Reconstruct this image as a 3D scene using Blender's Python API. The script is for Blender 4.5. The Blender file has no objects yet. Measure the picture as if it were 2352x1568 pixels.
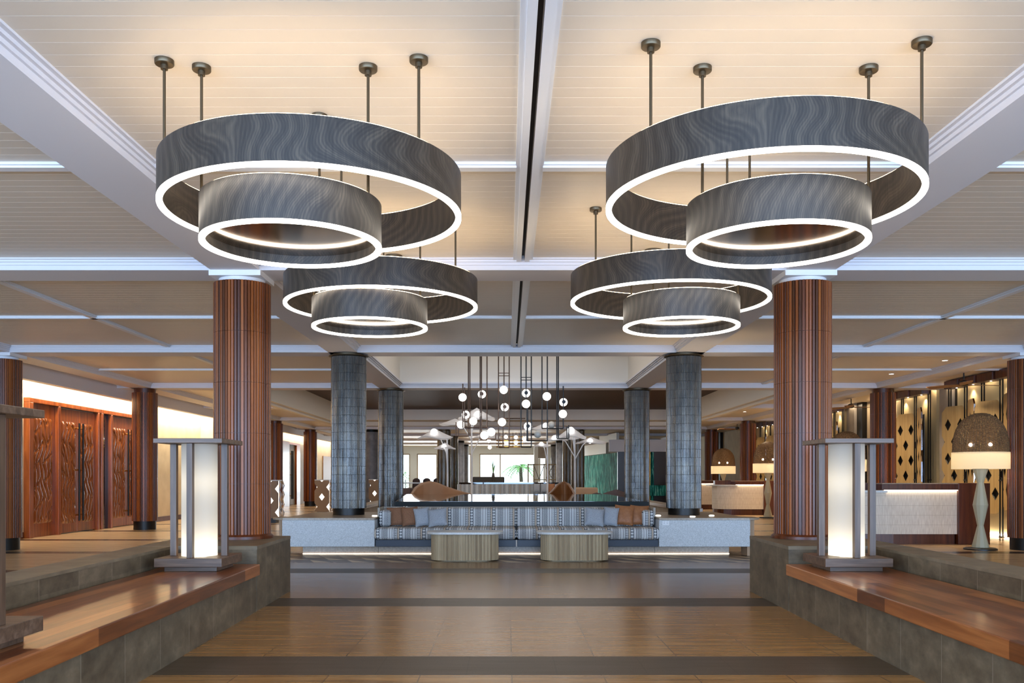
import bpy, bmesh, math, random
from mathutils import Vector, Matrix
PI = math.pi
random.seed(7)
S = bpy.context.scene
COL = S.collection
# ------------------------------------------------------------------ camera, world, main lights, exposure
F, CX, CY, H = 2015.0, 1165.0, 1097.0, 1.31      # focal length and vanishing point in pixels of the 2352x1568 frame, eye height
cam_d = bpy.data.cameras.new('camera')
cam = bpy.data.objects.new('camera', cam_d)
COL.objects.link(cam)
S.camera = cam
cam.location = (0, 0, H)
cam.rotation_euler = (PI / 2, 0, 0)
cam_d.sensor_width = 36.0
cam_d.lens = F / 2352 * 36
cam_d.shift_x = (1176 - CX) / 2352
cam_d.shift_y = (CY - 784) / 2352
cam_d.clip_end = 300

world = bpy.data.worlds.new('sky')
S.world = world
world.use_nodes = True
bg = world.node_tree.nodes['Background']
bg.inputs['Color'].default_value = (0.80, 0.91, 1.0, 1)
bg.inputs['Strength'].default_value = 2.2

S.view_settings.view_transform = 'Standard'
S.view_settings.look = 'None'
S.view_settings.gamma = 1
S.view_settings.use_curve_mapping = False
S.view_settings.exposure = 0.30
S.cycles.sample_clamp_indirect = 6.0
S.cycles.max_bounces = 8
S.cycles.diffuse_bounces = 4
S.cycles.glossy_bounces = 4


def light(name, kind, loc, power, color, rot=(0, 0, 0), **kw):
    d = bpy.data.lights.new(name, kind)
    d.energy = power
    d.color = color
    for k, v in kw.items():
        setattr(d, k, v)
    o = bpy.data.objects.new(name, d)
    o.location = loc
    o.rotation_euler = rot
    COL.objects.link(o)
    return o


WARM = (1.0, 0.76, 0.50)
DAY = (0.36, 0.60, 1.0)
# daylight entering by the open front of the lobby, behind the camera
light('daylight_front', 'AREA', (0.3, -4.8, 1.7), 2700, DAY, (PI / 2 + .24, 0, 0), shape='RECTANGLE', size=26, size_y=2.8)
# daylight entering by the far windows
light('daylight_back', 'AREA', (-3.0, 64.5, 1.8), 650, (0.86, 0.94, 1.0), (-PI / 2, 0, 0), shape='RECTANGLE', size=12, size_y=2.6)
# cove over the carved doors, and over the screens behind the reception
light('door_cove', 'AREA', (-10.15, 24.0, 3.50), 300, (1, .84, .62), (0, 0.1, 0), shape='RECTANGLE', size=0.2, size_y=15)
light('door_cove_back', 'AREA', (-10.15, 43.0, 3.50), 190, (1, .82, .6), (0, 0.28, 0), shape='RECTANGLE', size=0.2, size_y=18)
light('screen_cove', 'AREA', (10.98, 27.0, 3.62), 110, WARM, (0, 0, 0), shape='RECTANGLE', size=0.08, size_y=22)
# warm glow inside the raised bay over the seating
light('raised_bay_glow', 'AREA', (0.17, 19.1, 5.1), 62, (1, .96, .92), (0, 0, 0), shape='RECTANGLE', size=4.6, size_y=4.6)


# added spots without fixtures, hidden between beam and bulkhead, warming the carved-door side
for ly in (14.5, 17.4, 20.6, 23.8, 27.0, 37.0, 43.5):
    light('side_fill_spot', 'SPOT', (-9.40, ly, 3.64), 420, WARM, (0, 0, 0), spot_size=1.35, spot_blend=1.0, shadow_soft_size=.05)


light('lounge_fill', 'AREA', (0.15, 30.5, 4.22), 240, (1, .93, .84), (0, 0, 0), shape='RECTANGLE', size=11, size_y=12)  # fill added under the dark ceiling to brighten the lounge, no fixture
light('far_hall_fill', 'AREA', (0.15, 50.5, 3.5), 200, (1, .95, .9), (0, 0, 0), shape='RECTANGLE', size=4, size_y=4)  # unseen fill panel added to lift the dim far hall


def spot(loc, power, color=WARM, size=2.0, blend=0.8, rad=0.05):
    return light('downlight_beam', 'SPOT', loc, power, color, (0, -.42, 0), spot_size=size, spot_blend=blend, shadow_soft_size=rad)


ZS, ZC = H + 2.25, H + 2.37          # beam soffit and boarded ceiling
XL, XR = -2.95, 3.29                 # inner column lines
XLO, XRO = -9.19, 9.53               # outer column lines
ROWS = [9.77, 16.0, 22.25, 28.5, 34.72, 40.95, 47.2, 53.4, 59.6]
YB = 66.0
CXM = 0.17


def at(u, v, Y):
    return Vector(((u - CX) * Y / F, Y, H - (v - CY) * Y / F))


def xat(u, Y):
    return (u - CX) * Y / F


def zat(v, Y):
    return H - (v - CY) * Y / F


# ------------------------------------------------------------------ mesh builder
class MB:
    def __init__(self):
        self.v, self.f, self.m = [], [], []

    def add(self, vs, fs, mi=0, M=None):
        o = len(self.v)
        for p in vs:
            p = Vector(p)
            self.v.append(M @ p if M is not None else p)
        for f in fs:
            self.f.append([o + i for i in f])
            self.m.append(mi)
        return self

    def box(self, x0, x1, y0, y1, z0, z1, mi=0, M=None):
        vs = [(x, y, z) for z in (z0, z1) for y in (y0, y1) for x in (x0, x1)]
        return self.add(vs, [(0, 2, 3, 1), (4, 5, 7, 6), (0, 1, 5, 4), (2, 6, 7, 3), (0, 4, 6, 2), (1, 3, 7, 5)], mi, M)

    def prism(self, poly, z0, z1, mi=0, M=None):
        n = len(poly)
        a = sum(poly[i][0] * poly[(i + 1) % n][1] - poly[(i + 1) % n][0] * poly[i][1] for i in range(n))
        if a < 0:
            poly = poly[::-1]
        vs = [(p[0], p[1], z0) for p in poly] + [(p[0], p[1], z1) for p in poly]
        fs = [tuple(range(n))[::-1], tuple(range(n, 2 * n))] + [(i, (i + 1) % n, n + (i + 1) % n, n + i) for i in range(n)]
        return self.add(vs, fs, mi, M)

    def lathe(self, prof, n=32, c=(0, 0, 0), mi=0, M=None, a0=0.0, a1=2 * PI, cap=True):
        full = abs(a1 - a0 - 2 * PI) < 1e-6
        k = n if full else n + 1
        vs = [(c[0] + r * math.cos(a0 + (a1 - a0) * i / n), c[1] + r * math.sin(a0 + (a1 - a0) * i / n), c[2] + z) for r, z in prof for i in range(k)]
        fs = []
        for j in range(len(prof) - 1):
            for i in range(n):
                i2 = (i + 1) % k
                fs.append((j * k + i, j * k + i2, (j + 1) * k + i2, (j + 1) * k + i))
        if cap and full:
            if prof[0][0] > 1e-5:
                fs.append(tuple(range(k))[::-1])
            if prof[-1][0] > 1e-5:
                fs.append(tuple(range((len(prof) - 1) * k, len(prof) * k)))
        return self.add(vs, fs, mi, M)

    def ring(self, ro, ri, z0, z1, n=96, c=(0, 0, 0), mi=0):
        vs = []
        for r, z in ((ro, z0), (ro, z1), (ri, z1), (ri, z0)):
            vs += [(c[0] + r * math.cos(2 * PI * i / n), c[1] + r * math.sin(2 * PI * i / n), c[2] + z) for i in range(n)]
        fs = [(j * n + i, j * n + (i + 1) % n, ((j + 1) % 4) * n + (i + 1) % n, ((j + 1) % 4) * n + i) for j in range(4) for i in range(n)]
        return self.add(vs, fs, mi)

    def tube(self, pts, r, n=8, mi=0, closed=False, r2=None):
        pts = [Vector(p) for p in pts]
        L = len(pts)
        vs, fs = [], []
        up0 = None
        for i, p in enumerate(pts):
            if closed:
                d = pts[(i + 1) % L] - pts[i - 1]
            else:
                d = pts[min(i + 1, L - 1)] - pts[max(i - 1, 0)]
            d.normalize()
            if up0 is None:
                up0 = Vector((0, 0, 1)) if abs(d.z) < .9 else Vector((0, 1, 0))
            s = d.cross(up0)
            if s.length < 1e-4:
                s = d.cross(Vector((1, 0, 0)))
            s.normalize()
            u = s.cross(d)
            up0 = u
            rr = r if r2 is None else r + (r2 - r) * i / max(1, L - 1)
            for k in range(n):
                a = 2 * PI * k / n
                vs.append(p + s * (rr * math.cos(a)) + u * (rr * math.sin(a)))
        seg = L if closed else L - 1
        for i in range(seg):
            for k in range(n):
                fs.append((i * n + k, i * n + (k + 1) % n, ((i + 1) % L) * n + (k + 1) % n, ((i + 1) % L) * n + k))
        if not closed:
            fs.append(tuple(range(n))[::-1])
            fs.append(tuple(range((L - 1) * n, L * n)))
        return self.add(vs, fs, mi)

    def sphere(self, c, r, nu=20, nv=12, sx=1, sy=1, sz=1, mi=0):
        prof = [(r * math.sin(PI * j / nv), -r * math.cos(PI * j / nv)) for j in range(nv + 1)]
        M = Matrix.Translation(c) @ Matrix.Diagonal((sx, sy, sz, 1))
        return self.lathe([(max(a, 1e-5), b) for a, b in prof], nu, mi=mi, M=M, cap=False)

    def grid(self, fn, nu, nv, mi=0, closed_u=False):
        vs = [fn(i / nu, j / nv) for j in range(nv + 1) for i in range(nu + 1)]
        w = nu + 1
        return self.add(vs, [(j * w + i, j * w + i + 1, (j + 1) * w + i + 1, (j + 1) * w + i) for j in range(nv) for i in range(nu)], mi)

    def mesh(self, name, mats, smooth=None):
        me = bpy.data.meshes.new(name)
        me.from_pydata([tuple(p) for p in self.v], [], self.f)
        for m in (mats if isinstance(mats, (list, tuple)) else [mats]):
            me.materials.append(m)
        me.polygons.foreach_set('material_index', self.m)
        bm = bmesh.new()
        bm.from_mesh(me)
        bmesh.ops.recalc_face_normals(bm, faces=bm.faces)
        bm.to_mesh(me)
        bm.free()
        if smooth:
            me.polygons.foreach_set('use_smooth', [True] * len(me.polygons))
            me.set_sharp_from_angle(angle=math.radians(smooth))
        me.update()
        return me

    def obj(self, name, mats, parent=None, smooth=None, bevel=0, loc=(0, 0, 0), label=None, rot=(0, 0, 0)):
        o = bpy.data.objects.new(name, self.mesh(name, mats, smooth))
        COL.objects.link(o)
        o.location = loc
        o.rotation_euler = rot
        if parent:
            o.parent = parent
        if bevel:
            b = o.modifiers.new('bevel', 'BEVEL')
            b.width = bevel
            b.segments = 2
            b.limit_method = 'ANGLE'
        if label:
            o['label'] = label
        return o


def tag(o, label, cat, group=None, kind=None):
    o['label'] = label
    o['category'] = cat
    if group:
        o['group'] = group
    if kind:
        o['kind'] = kind
    return o


def thing(name, label, cat, loc=(0, 0, 0), rz=0, group=None, kind='thing'):
    o = bpy.data.objects.new(name, None)
    COL.objects.link(o)
    o.location = loc
    o.rotation_euler = (0, 0, rz)
    return tag(o, label, cat, group, kind)


def struct(o, label=None):
    o['kind'] = 'structure'
    if label:
        o['label'] = label
    return o


def dup(root, loc, rz=None, label=None, group=None):
    r = root.copy()
    COL.objects.link(r)
    r.location = loc
    if rz is not None:
        r.rotation_euler = (0, 0, rz)
    if label:
        r['label'] = label
    if group:
        r['group'] = group
    for ch in list(root.children):
        c = ch.copy()
        COL.objects.link(c)
        c.parent = r
        for g in list(ch.children):
            d = g.copy()
            COL.objects.link(d)
            d.parent = c
    return r


# ------------------------------------------------------------------ node helpers
class N:
    """a value socket with arithmetic"""
    def __init__(self, nt, s):
        self.nt, self.s = nt, s

    def op(self, o, b=None, c=None):
        n = self.nt.nodes.new('ShaderNodeMath')
        n.operation = o
        for i, x in enumerate((self, b, c)):
            if x is None:
                continue
            if isinstance(x, N):
                self.nt.links.new(x.s, n.inputs[i])
            else:
                n.inputs[i].default_value = x
        return N(self.nt, n.outputs[0])

    def __add__(self, b): return self.op('ADD', b)
    def __sub__(self, b): return self.op('SUBTRACT', b)
    def __mul__(self, b): return self.op('MULTIPLY', b)
    def __truediv__(self, b): return self.op('DIVIDE', b)
    __radd__ = __add__
    __rmul__ = __mul__
    def __rsub__(self, b): return self.op('MULTIPLY', -1.0).op('ADD', b)
    def fract(self): return self.op('FRACT')
    def floor(self): return self.op('FLOOR')
    def abs(self): return self.op('ABSOLUTE')
    def sin(self): return self.op('SINE')
    def lt(self, b): return self.op('LESS_THAN', b)
    def gt(self, b): return self.op('GREATER_THAN', b)
    def mn(self, b): return self.op('MINIMUM', b)
    def mx(self, b): return self.op('MAXIMUM', b)
    def atan2(self, b): return self.op('ARCTAN2', b)
    def pw(self, b): return self.op('POWER', b)
    def clamp(self): return self.mx(0.0).mn(1.0)
    def tri(self): return (self.fract() - 0.5).abs() * 2.0     # 1 at integers, 0 midway


class Mat:
    def __init__(self, name, color=(.8, .8, .8), rough=.5, metal=0., spec=.5, **kw):
        self.m = bpy.data.materials.new(name)
        self.m.use_nodes = True
        self.nt = self.m.node_tree
        self.p = self.nt.nodes['Principled BSDF']
        self.set('Base Color', (*color, 1))
        self.set('Roughness', rough)
        self.set('Metallic', metal)
        self.set('Specular IOR Level', spec)
        for k, v in kw.items():
            self.set(k.replace('_', ' '), v)
        self._xyz = {}

    def set(self, k, v):
        if isinstance(v, N):
            self.nt.links.new(v.s, self.p.inputs[k])
        elif hasattr(v, 'is_output'):
            self.nt.links.new(v, self.p.inputs[k])
        else:
            self.p.inputs[k].default_value = v

    def xyz(self, kind='Object'):
        if kind not in self._xyz:
            if kind == 'World':
                g = self.nt.nodes.new('ShaderNodeNewGeometry')
                o = g.outputs['Position']
            else:
                g = self.nt.nodes.new('ShaderNodeTexCoord')
                o = g.outputs[kind]
            s = self.nt.nodes.new('ShaderNodeSeparateXYZ')
            self.nt.links.new(o, s.inputs[0])
            self._xyz[kind] = tuple(N(self.nt, s.outputs[i]) for i in range(3))
        return self._xyz[kind]

    def vec(self, x, y, z):
        c = self.nt.nodes.new('ShaderNodeCombineXYZ')
        for i, a in enumerate((x, y, z)):
            if isinstance(a, N):
                self.nt.links.new(a.s, c.inputs[i])
            else:
                c.inputs[i].default_value = a
        return c.outputs[0]

    def noise(self, vec, scale=1, detail=4, rough=.5, dist=0):
        n = self.nt.nodes.new('ShaderNodeTexNoise')
        n.inputs['Scale'].default_value = scale
        n.inputs['Detail'].default_value = detail
        n.inputs['Roughness'].default_value = rough
        n.inputs['Distortion'].default_value = dist
        self.nt.links.new(vec, n.inputs['Vector'])
        return N(self.nt, n.outputs['Fac'])

    def white(self, vec):
        n = self.nt.nodes.new('ShaderNodeTexWhiteNoise')
        n.noise_dimensions = '3D'
        self.nt.links.new(vec, n.inputs['Vector'])
        return N(self.nt, n.outputs['Value'])

    def ramp(self, fac, stops):
        r = self.nt.nodes.new('ShaderNodeValToRGB')
        e = r.color_ramp.elements
        while len(e) < len(stops):
            e.new(.5)
        for i, (p, c) in enumerate(stops):
            e[i].position = p
            e[i].color = (*c, 1)
        self.nt.links.new(fac.s, r.inputs[0])
        return r.outputs[0]

    def mix(self, fac, a, b, mode='MIX'):
        n = self.nt.nodes.new('ShaderNodeMix')
        n.data_type = 'RGBA'
        n.blend_type = mode
        for sock, x in ((n.inputs[0], fac), (n.inputs[6], a), (n.inputs[7], b)):
            if isinstance(x, N):
                self.nt.links.new(x.s, sock)
            elif hasattr(x, 'is_output'):
                self.nt.links.new(x, sock)
            elif isinstance(x, tuple):
                sock.default_value = (*x, 1)
            else:
                sock.default_value = x
        return n.outputs[2]

    def bump(self, h, strength=.3, dist=.01):
        b = self.nt.nodes.new('ShaderNodeBump')
        b.inputs['Strength'].default_value = strength
        b.inputs['Distance'].default_value = dist
        self.nt.links.new(h.s, b.inputs['Height'])
        self.nt.links.new(b.outputs[0], self.p.inputs['Normal'])


def emit(name, color, strength):
    m = Mat(name, color)
    m.set('Emission Color', (*color, 1))
    m.set('Emission Strength', strength)
    return m.m


def simple(name, color, rough=.5, metal=0., **kw):
    return Mat(name, color, rough, metal, **kw).m


def noisy(name, ca, cb, scale=8, rough=.5, stretch=(1, 1, 1), coords='Object', metal=0, bump=0, detail=4, lo=.3, hi=.7, **kw):
    m = Mat(name, ca, rough, metal, **kw)
    x, y, z = m.xyz(coords)
    n = m.noise(m.vec(x * stretch[0], y * stretch[1], z * stretch[2]), scale, detail)
    m.set('Base Color', m.ramp(n, [(lo, ca), (hi, cb)]))
    if bump:
        m.bump(n, bump, .01)
    return m.m


def C(r, g, b):
    return tuple(((c / 255) / 12.92 if c / 255 <= .04045 else ((c / 255 + .055) / 1.055) ** 2.4) for c in (r, g, b))


# ------------------------------------------------------------------ materials
M = {}
M['ceil'] = simple('cream_boards', C(225, 214, 198), .45)
M['trim'] = simple('white_trim', C(236, 238, 242), .4)
M['soffit'] = simple('beam_plaster', C(222, 221, 226), .6)
M['plaster'] = noisy('cream_plaster', C(222, 205, 172), C(236, 220, 188), 3, .7)
M['plaster_white'] = simple('white_plaster', C(228, 222, 212), .65)
M['dark_ceiling'] = simple('dark_timber_ceiling', C(66, 44, 34), .6)
M['slot'] = simple('dark_slot', C(70, 64, 58), .6)
M['black'] = simple('black_metal', C(24, 23, 22), .4, .3)
M['bronze'] = simple('bronze_metal', C(92, 80, 62), .38, .85)
M['copper'] = simple('dark_copper', C(84, 62, 48), .35, .8)
M['brass'] = simple('brass', C(200, 160, 90), .22, 1)
M['chrome'] = simple('chrome', C(225, 225, 228), .08, 1)
M['glow_white'] = emit('lit_white', (1, .96, .9), 9.0)
M['glow_ring'] = emit('lit_ring', (1.0, .90, .76), 9.0)
M['glow_up'] = emit('lit_uplight', (1.0, .75, .46), 16.0)
M['glow_strip'] = emit('lit_strip', (1.0, .84, .62), 12.0)
M['glow_foot'] = emit('lit_foot', (1.0, .86, .68), 3.0)
M['glow_spot'] = emit('lit_spot', (1.0, .92, .78), 9.0)
M['globe'] = emit('lit_globe', (1.0, .95, .88), 3.2)
M['unlit_globe'] = simple('milk_glass', C(200, 192, 178), .3)


def wood(name, ca, cb, cc, axis='y', scale=1.0, rough=.35, board=0, coat=0.0, bump=.0):
    """streaky timber; long grain along an axis, optional boards of varied tone"""
    m = Mat(name, ca, rough)
    x, y, z = m.xyz()
    st = {'x': (.35, 6, 6), 'y': (6, .35, 6), 'z': (6, 6, .35)}[axis]
    n = m.noise(m.vec(x * (st[0] * scale), y * (st[1] * scale), z * (st[2] * scale)), 3.2, 6, .6, .6)
    if board:
        across, along = {'x': (y, x), 'y': (x, y), 'z': (x, z)}[axis]
        i = (across / board).floor()
        j = (along / 1.3 + i * .37).floor()
        n = n * .6 + m.white(m.vec(i, j, 1.5)) * .42
    m.set('Base Color', m.ramp(n, [(.28, ca), (.52, cb), (.76, cc)]))
    if coat:
        m.set('Coat Weight', coat)
        m.set('Coat Roughness', .12)
    if bump:
        m.bump(n, bump, .004)
    return m.m


M['plank'] = wood('bench_timber', C(86, 42, 18), C(136, 76, 36), C(178, 112, 60), 'y', 1, .30, .11, .25)
M['lamp_wood'] = wood('weathered_timber', C(66, 48, 36), C(94, 72, 56), C(122, 98, 80), 'z', 1.2, .42, bump=.15)
M['lamp_wood_flat'] = wood('weathered_timber_flat', C(66, 48, 36), C(94, 72, 56), C(122, 98, 80), 'x', 1.2, .40, bump=.15)
M['red_wood'] = wood('red_timber', C(104, 46, 12), C(152, 76, 24), C(188, 106, 42), 'z', .8, .28, 0, .3)
M['dark_wood'] = wood('dark_red_timber', C(62, 26, 10), C(88, 41, 17), C(112, 57, 27), 'z', .8, .32)
M['blade_wood'] = wood('fan_timber', C(120, 82, 48), C(146, 104, 64), C(170, 124, 80), 'x', 1, .5)


def m_slats():
    m = Mat('column_slats', C(110, 60, 30), .34, spec=.35)
    x, y, z = m.xyz()
    a = y.atan2(x) / (2 * PI) * 54
    i = (a + .5).floor()
    w = m.white(m.vec(i, 3.1, .7))
    n = m.noise(m.vec(x * 9, y * 9, z * .5), 4, 5, .6)
    m.set('Base Color', m.ramp(w * .62 + n * .4, [(.16, C(60, 27, 8)), (.42, C(98, 47, 15)), (.66, C(132, 68, 24)), (.9, C(156, 88, 36))]))
    m.set('Coat Weight', .12)
    m.set('Coat Roughness', .16)
    return m.m


M['slats'] = m_slats()


def m_ring_wood():
    m = Mat('smoked_oak', C(80, 74, 70), .42)
    x, y, z = m.xyz()
    u = y.atan2(x)
    warp = m.noise(m.vec(x * .8, y * .8, z * 1.5), 1.25, 1, .4, .2)
    warp2 = m.noise(m.vec(x * 5, y * 5, z * 2.4), 1.6, 2, .5)
    line = u * (200 / (2 * PI)) + warp * 62 + warp2 * 2.2 + z * 9
    band = line.tri()
    wide = (line * .17).tri()
    n = m.noise(m.vec(x * 30, y * 30, z * 2.5), 3, 4, .6)
    f = band * .2 + wide * .24 + n * .56
    m.set('Base Color', m.ramp(f, [(.25, C(33, 28, 24)), (.5, C(52, 45, 39)), (.78, C(82, 72, 60))]))
    return m.m


M['ring_wood'] = m_ring_wood()
M['bronze_mirror'] = simple('bronze_mirror', C(150, 126, 100), .10, 1)


def m_ceramic(name, stops, rough=.24):
    m = Mat(name, (.3, .3, .3), rough)
    x, y, z = m.xyz()
    a = (y.atan2(x) / (2 * PI) * 72 + .5).floor()
    k = (z / .16).floor()
    w = m.white(m.vec(a, k, .3))
    n = m.noise(m.vec(x * 2, y * 2, z * 1.2), 2, 3)
    m.set('Base Color', m.ramp(w * .12 + n * .75, stops))
    m.set('Metallic', .45)
    m.set('Coat Weight', .4)
    m.set('Coat Roughness', .12)
    return m.m


M['ceramic'] = m_ceramic('glazed_tile', [(.25, C(72, 71, 70)), (.5, C(98, 95, 90)), (.75, C(130, 123, 110))])
M['ceramic_brown'] = m_ceramic('brown_glazed_tile', [(.2, C(70, 60, 48)), (.5, C(96, 84, 66)), (.8, C(132, 116, 90))], .3)
M['stone_column'] = noisy('grey_stone', C(96, 100, 110), C(126, 128, 134), 4, .5)


def m_floor():
    m = Mat('stone_floor', (.2, .1, .05), .26)
    x, y, z = m.xyz('World')
    n = m.noise(m.vec(x * .5, y * 5.5, z), 2.4, 7, .68, .3)
    n2 = m.noise(m.vec(x * .6, y * .6, z), 1.1, 3)
    ix = ((x - .03) / .607).floor()
    iy = ((y - .05) / .62).floor()
    w = m.white(m.vec(ix, iy, .5))
    f = n * .78 + n2 * .20 + w * .05
    col = m.ramp(f, [(.30, C(106, 74, 38)), (.52, C(142, 104, 57)), (.74, C(170, 130, 78))])
    # darker rough bands across the floor every 3.12 m
    b = ((y - 5.83) / 3.12).fract().lt(.196)
    sp = m.noise(m.vec(x * 40, y * 40, z), 3, 2)
    dark = m.ramp(sp, [(.3, C(52, 42, 32)), (.7, C(84, 70, 54))])
    c = m.mix(b, col, dark)
    jx = (((x - .03) / .607 + b * .5).fract() - .5).abs().gt(.4925)
    jy = ((((y - 6.42) / .64).fract() - .5).abs().gt(.4935)) * (1.0 - b)
    j = jx.mx(jy)
    c = m.mix(j * .5, c, C(44, 32, 20))
    m.set('Base Color', c)
    m.set('Roughness', n * .14 + .16 + b * .16)
    m.bump(sp * b * .8 - j * .5 + n * .05, .10, .003)
    return m.m


M['floor'] = m_floor()


def m_floor_side():
    m = Mat('lit_stone_floor', (.5, .4, .3), .25)  # strong light on the side floor is put into this paler stone colour
    x, y, z = m.xyz('World')
    n = m.noise(m.vec(x * .6, y * 5, z), 2.2, 5, .6)
    c = m.ramp(n, [(.3, C(178, 148, 112)), (.7, C(208, 180, 142))])
    b = ((y - 5.83) / 3.12).fract().lt(.13)
    c = m.mix(b, c, C(70, 52, 40))
    j = (x / 1.2).fract().lt(.006).mx((y / .78).fract().lt(.008))
    c = m.mix(j * .5, c, C(120, 96, 70))
    m.set('Base Color', c)
    return m.m


M['floor_side'] = m_floor_side()


def m_pattern_floor():
    m = Mat('patterned_floor', (.5, .4, .3), .34)
    x, y, z = m.xyz('World')
    u = x / .30 + y / .40 * .5
    v = y / .40
    i, j = u.floor(), v.floor()
    fu, fv = u.fract(), v.fract()
    tri = (fu + fv * .9).lt(.95)
    par = ((i + j) * .5).fract().gt(.25)
    w = m.white(m.vec(i, j, tri))
    c = m.ramp(w * .5 + par * tri * .55, [(.1, C(86, 66, 50)), (.45, C(116, 94, 72)), (.62, C(204, 184, 150))])
    m.set('Base Color', c)
    return m.m


M['floor_pattern'] = m_pattern_floor()


def m_tile():
    m = Mat('slate_tile', (.1, .1, .1), .5)
    x, y, z = m.xyz('World')
    n = m.noise(m.vec(x * 2, y * 2, z * 3), 2.6, 6, .65)
    w = m.white(m.vec((y / .6).floor(), (x / .9).floor(), (z / .5).floor()))
    c = m.ramp(n * .8 + w * .14, [(.30, C(76, 65, 50)), (.52, C(102, 90, 71)), (.74, C(132, 117, 94))])
    j = (y / .6).fract().lt(.008)
    c = m.mix(j, c, C(140, 128, 110))
    m.set('Base Color', c)
    m.bump(n - j * .6, .15, .006)
    return m.m


M['tile'] = m_tile()
M['tile_top'] = noisy('slate_tile_cap', C(98, 87, 70), C(126, 113, 92), 5, .45, coords='World')
M['terrazzo'] = noisy('grey_terrazzo', C(176, 178, 178), C(204, 206, 206), 90, .45, lo=.35, hi=.65, detail=2)
M['stone_top'] = noisy('tan_stone_top', C(150, 132, 112), C(176, 158, 136), 30, .3, detail=3)
M['table_top'] = noisy('pale_stone_top', C(196, 196, 192), C(216, 216, 212), 40, .3)
M['gloss_black'] = simple('black_gloss_stone', C(12, 14, 14), .03, spec=.9)
M['dark_stone'] = simple('dark_stone_edge', C(20, 22, 19), .35, spec=.12)
M['navy'] = simple('navy_leather', C(36, 44, 58), .45)
M['pillow_brown'] = noisy('brown_fabric', C(128, 88, 62), C(146, 102, 74), 60, .85)
M['pillow_rust'] = noisy('rust_leather', C(146, 92, 54), C(166, 108, 66), 25, .55)
M['pillow_grey'] = noisy('grey_fabric', C(148, 152, 158), C(170, 174, 180), 70, .9)
M['leather'] = simple('tan_leather', C(180, 134, 98), .38)
M['leather_copper'] = simple('copper_leather', C(128, 78, 38), .22)
M['tan_fabric'] = simple('tan_fabric', C(178, 146, 116), .8)
M['mauve_fabric'] = simple('brown_velvet', C(92, 76, 74), .7)
M['grey_fabric'] = simple('dark_grey_fabric', C(110, 104, 94), .8)
M['teal_glass'] = None
M['lattice'] = wood('pale_lattice_timber', C(170, 142, 90), C(188, 160, 106), C(202, 176, 124), 'z', .7, .5)
M['lattice_brown'] = simple('brown_lattice', C(140, 112, 80), .5)
M['cream_slat'] = simple('cream_slat', C(206, 192, 150), .6)
M['shade'] = None
M['white_tile'] = None


def m_fabric():
    """black and white woven stripes of dots, checks and diamonds"""
    m = Mat('woven_tribal_fabric', (.8, .8, .8), .85)
    x, y, z = m.xyz()
    h = z + y * .25
    P = .385
    u = (x / P).fract()

    def seg(a, b):
        return u.gt(a) * u.lt(b)

    def loc(a, b):
        return (u - a) / (b - a)
    pat = None
    rz = (h / .024).fract()

    def addp(p):
        nonlocal pat
        pat = p if pat is None else pat + p
    # narrow lines
    for a in (.005, .105, .235, .325, .46, .575, .66, .795, .905):
        addp(seg(a, a + .016))
    # dots
    for a, b in ((.02, .10), (.48, .57), (.81, .90)):
        l = loc(a, b)
        cx2 = (l * 2).fract() - .5
        cz = rz - .5
        addp(seg(a, b) * (cx2 * cx2 * 1.0 + cz * cz * .8).lt(.05))
    # diamonds lattice
    l = loc(.12, .23)
    d = ((l * 2).fract() - .5).abs() + ((h / .04).fract() - .5).abs()
    addp(seg(.12, .23) * (d.lt(.26) + d.gt(.62)))
    # ladder blocks
    l = loc(.345, .455)
    blk = (h / .05).fract()
    addp(seg(.345, .455) * (blk.lt(.45) * (1.0 - (l - .5).abs().lt(.17) * blk.gt(.15)) + (blk.gt(.6) * (l - .5).abs().gt(.38))))
    # chevrons
    l = loc(.585, .655)
    addp(seg(.585, .655) * ((h / .02 + (l - .5).abs() * 1.6).fract().lt(.42)))
    # small zigzag
    l = loc(.68, .79)
    addp(seg(.68, .79) * (((h / .03 + l * 2).fract().lt(.3)) + ((h / .03 - l * 2).fract().lt(.3))))
    pat = pat.clamp()
    # tan tint line
    tint = seg(.24, .32)
    base = m.mix(tint, C(212, 212, 210), C(186, 168, 148))
    m.set('Base Color', m.mix(pat, base, C(30, 36, 48)))
    return m.m


M['fabric'] = m_fabric()


def m_flutes():
    m = Mat('fluted_ash', (.6, .5, .4), .5)
    x, y, z = m.xyz()
    w = m.white(m.vec((x / .019).floor(), (y / .019).floor(), .4))
    n = m.noise(m.vec(x * 30, y * 30, z * 2), 3, 4)
    m.set('Base Color', m.ramp(w * .6 + n * .4, [(.2, C(140, 118, 88)), (.5, C(172, 150, 116)), (.8, C(196, 176, 142))]))
    return m.m


M['flutes'] = m_flutes()


def m_woven_panel():
    m = Mat('cream_woven_panel', (.8, .7, .6), .6)
    x, y, z = m.xyz()
    n = m.noise(m.vec(x * 70, y * 70, z * 6), 1, 2)
    b = (z / .19).fract().lt(.03)
    m.set('Base Color', m.mix(b, m.ramp(n, [(.3, C(206, 190, 170)), (.7, C(232, 220, 202))]), C(190, 172, 150)))
    return m.m


M['white_tile'] = m_woven_panel()


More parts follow.
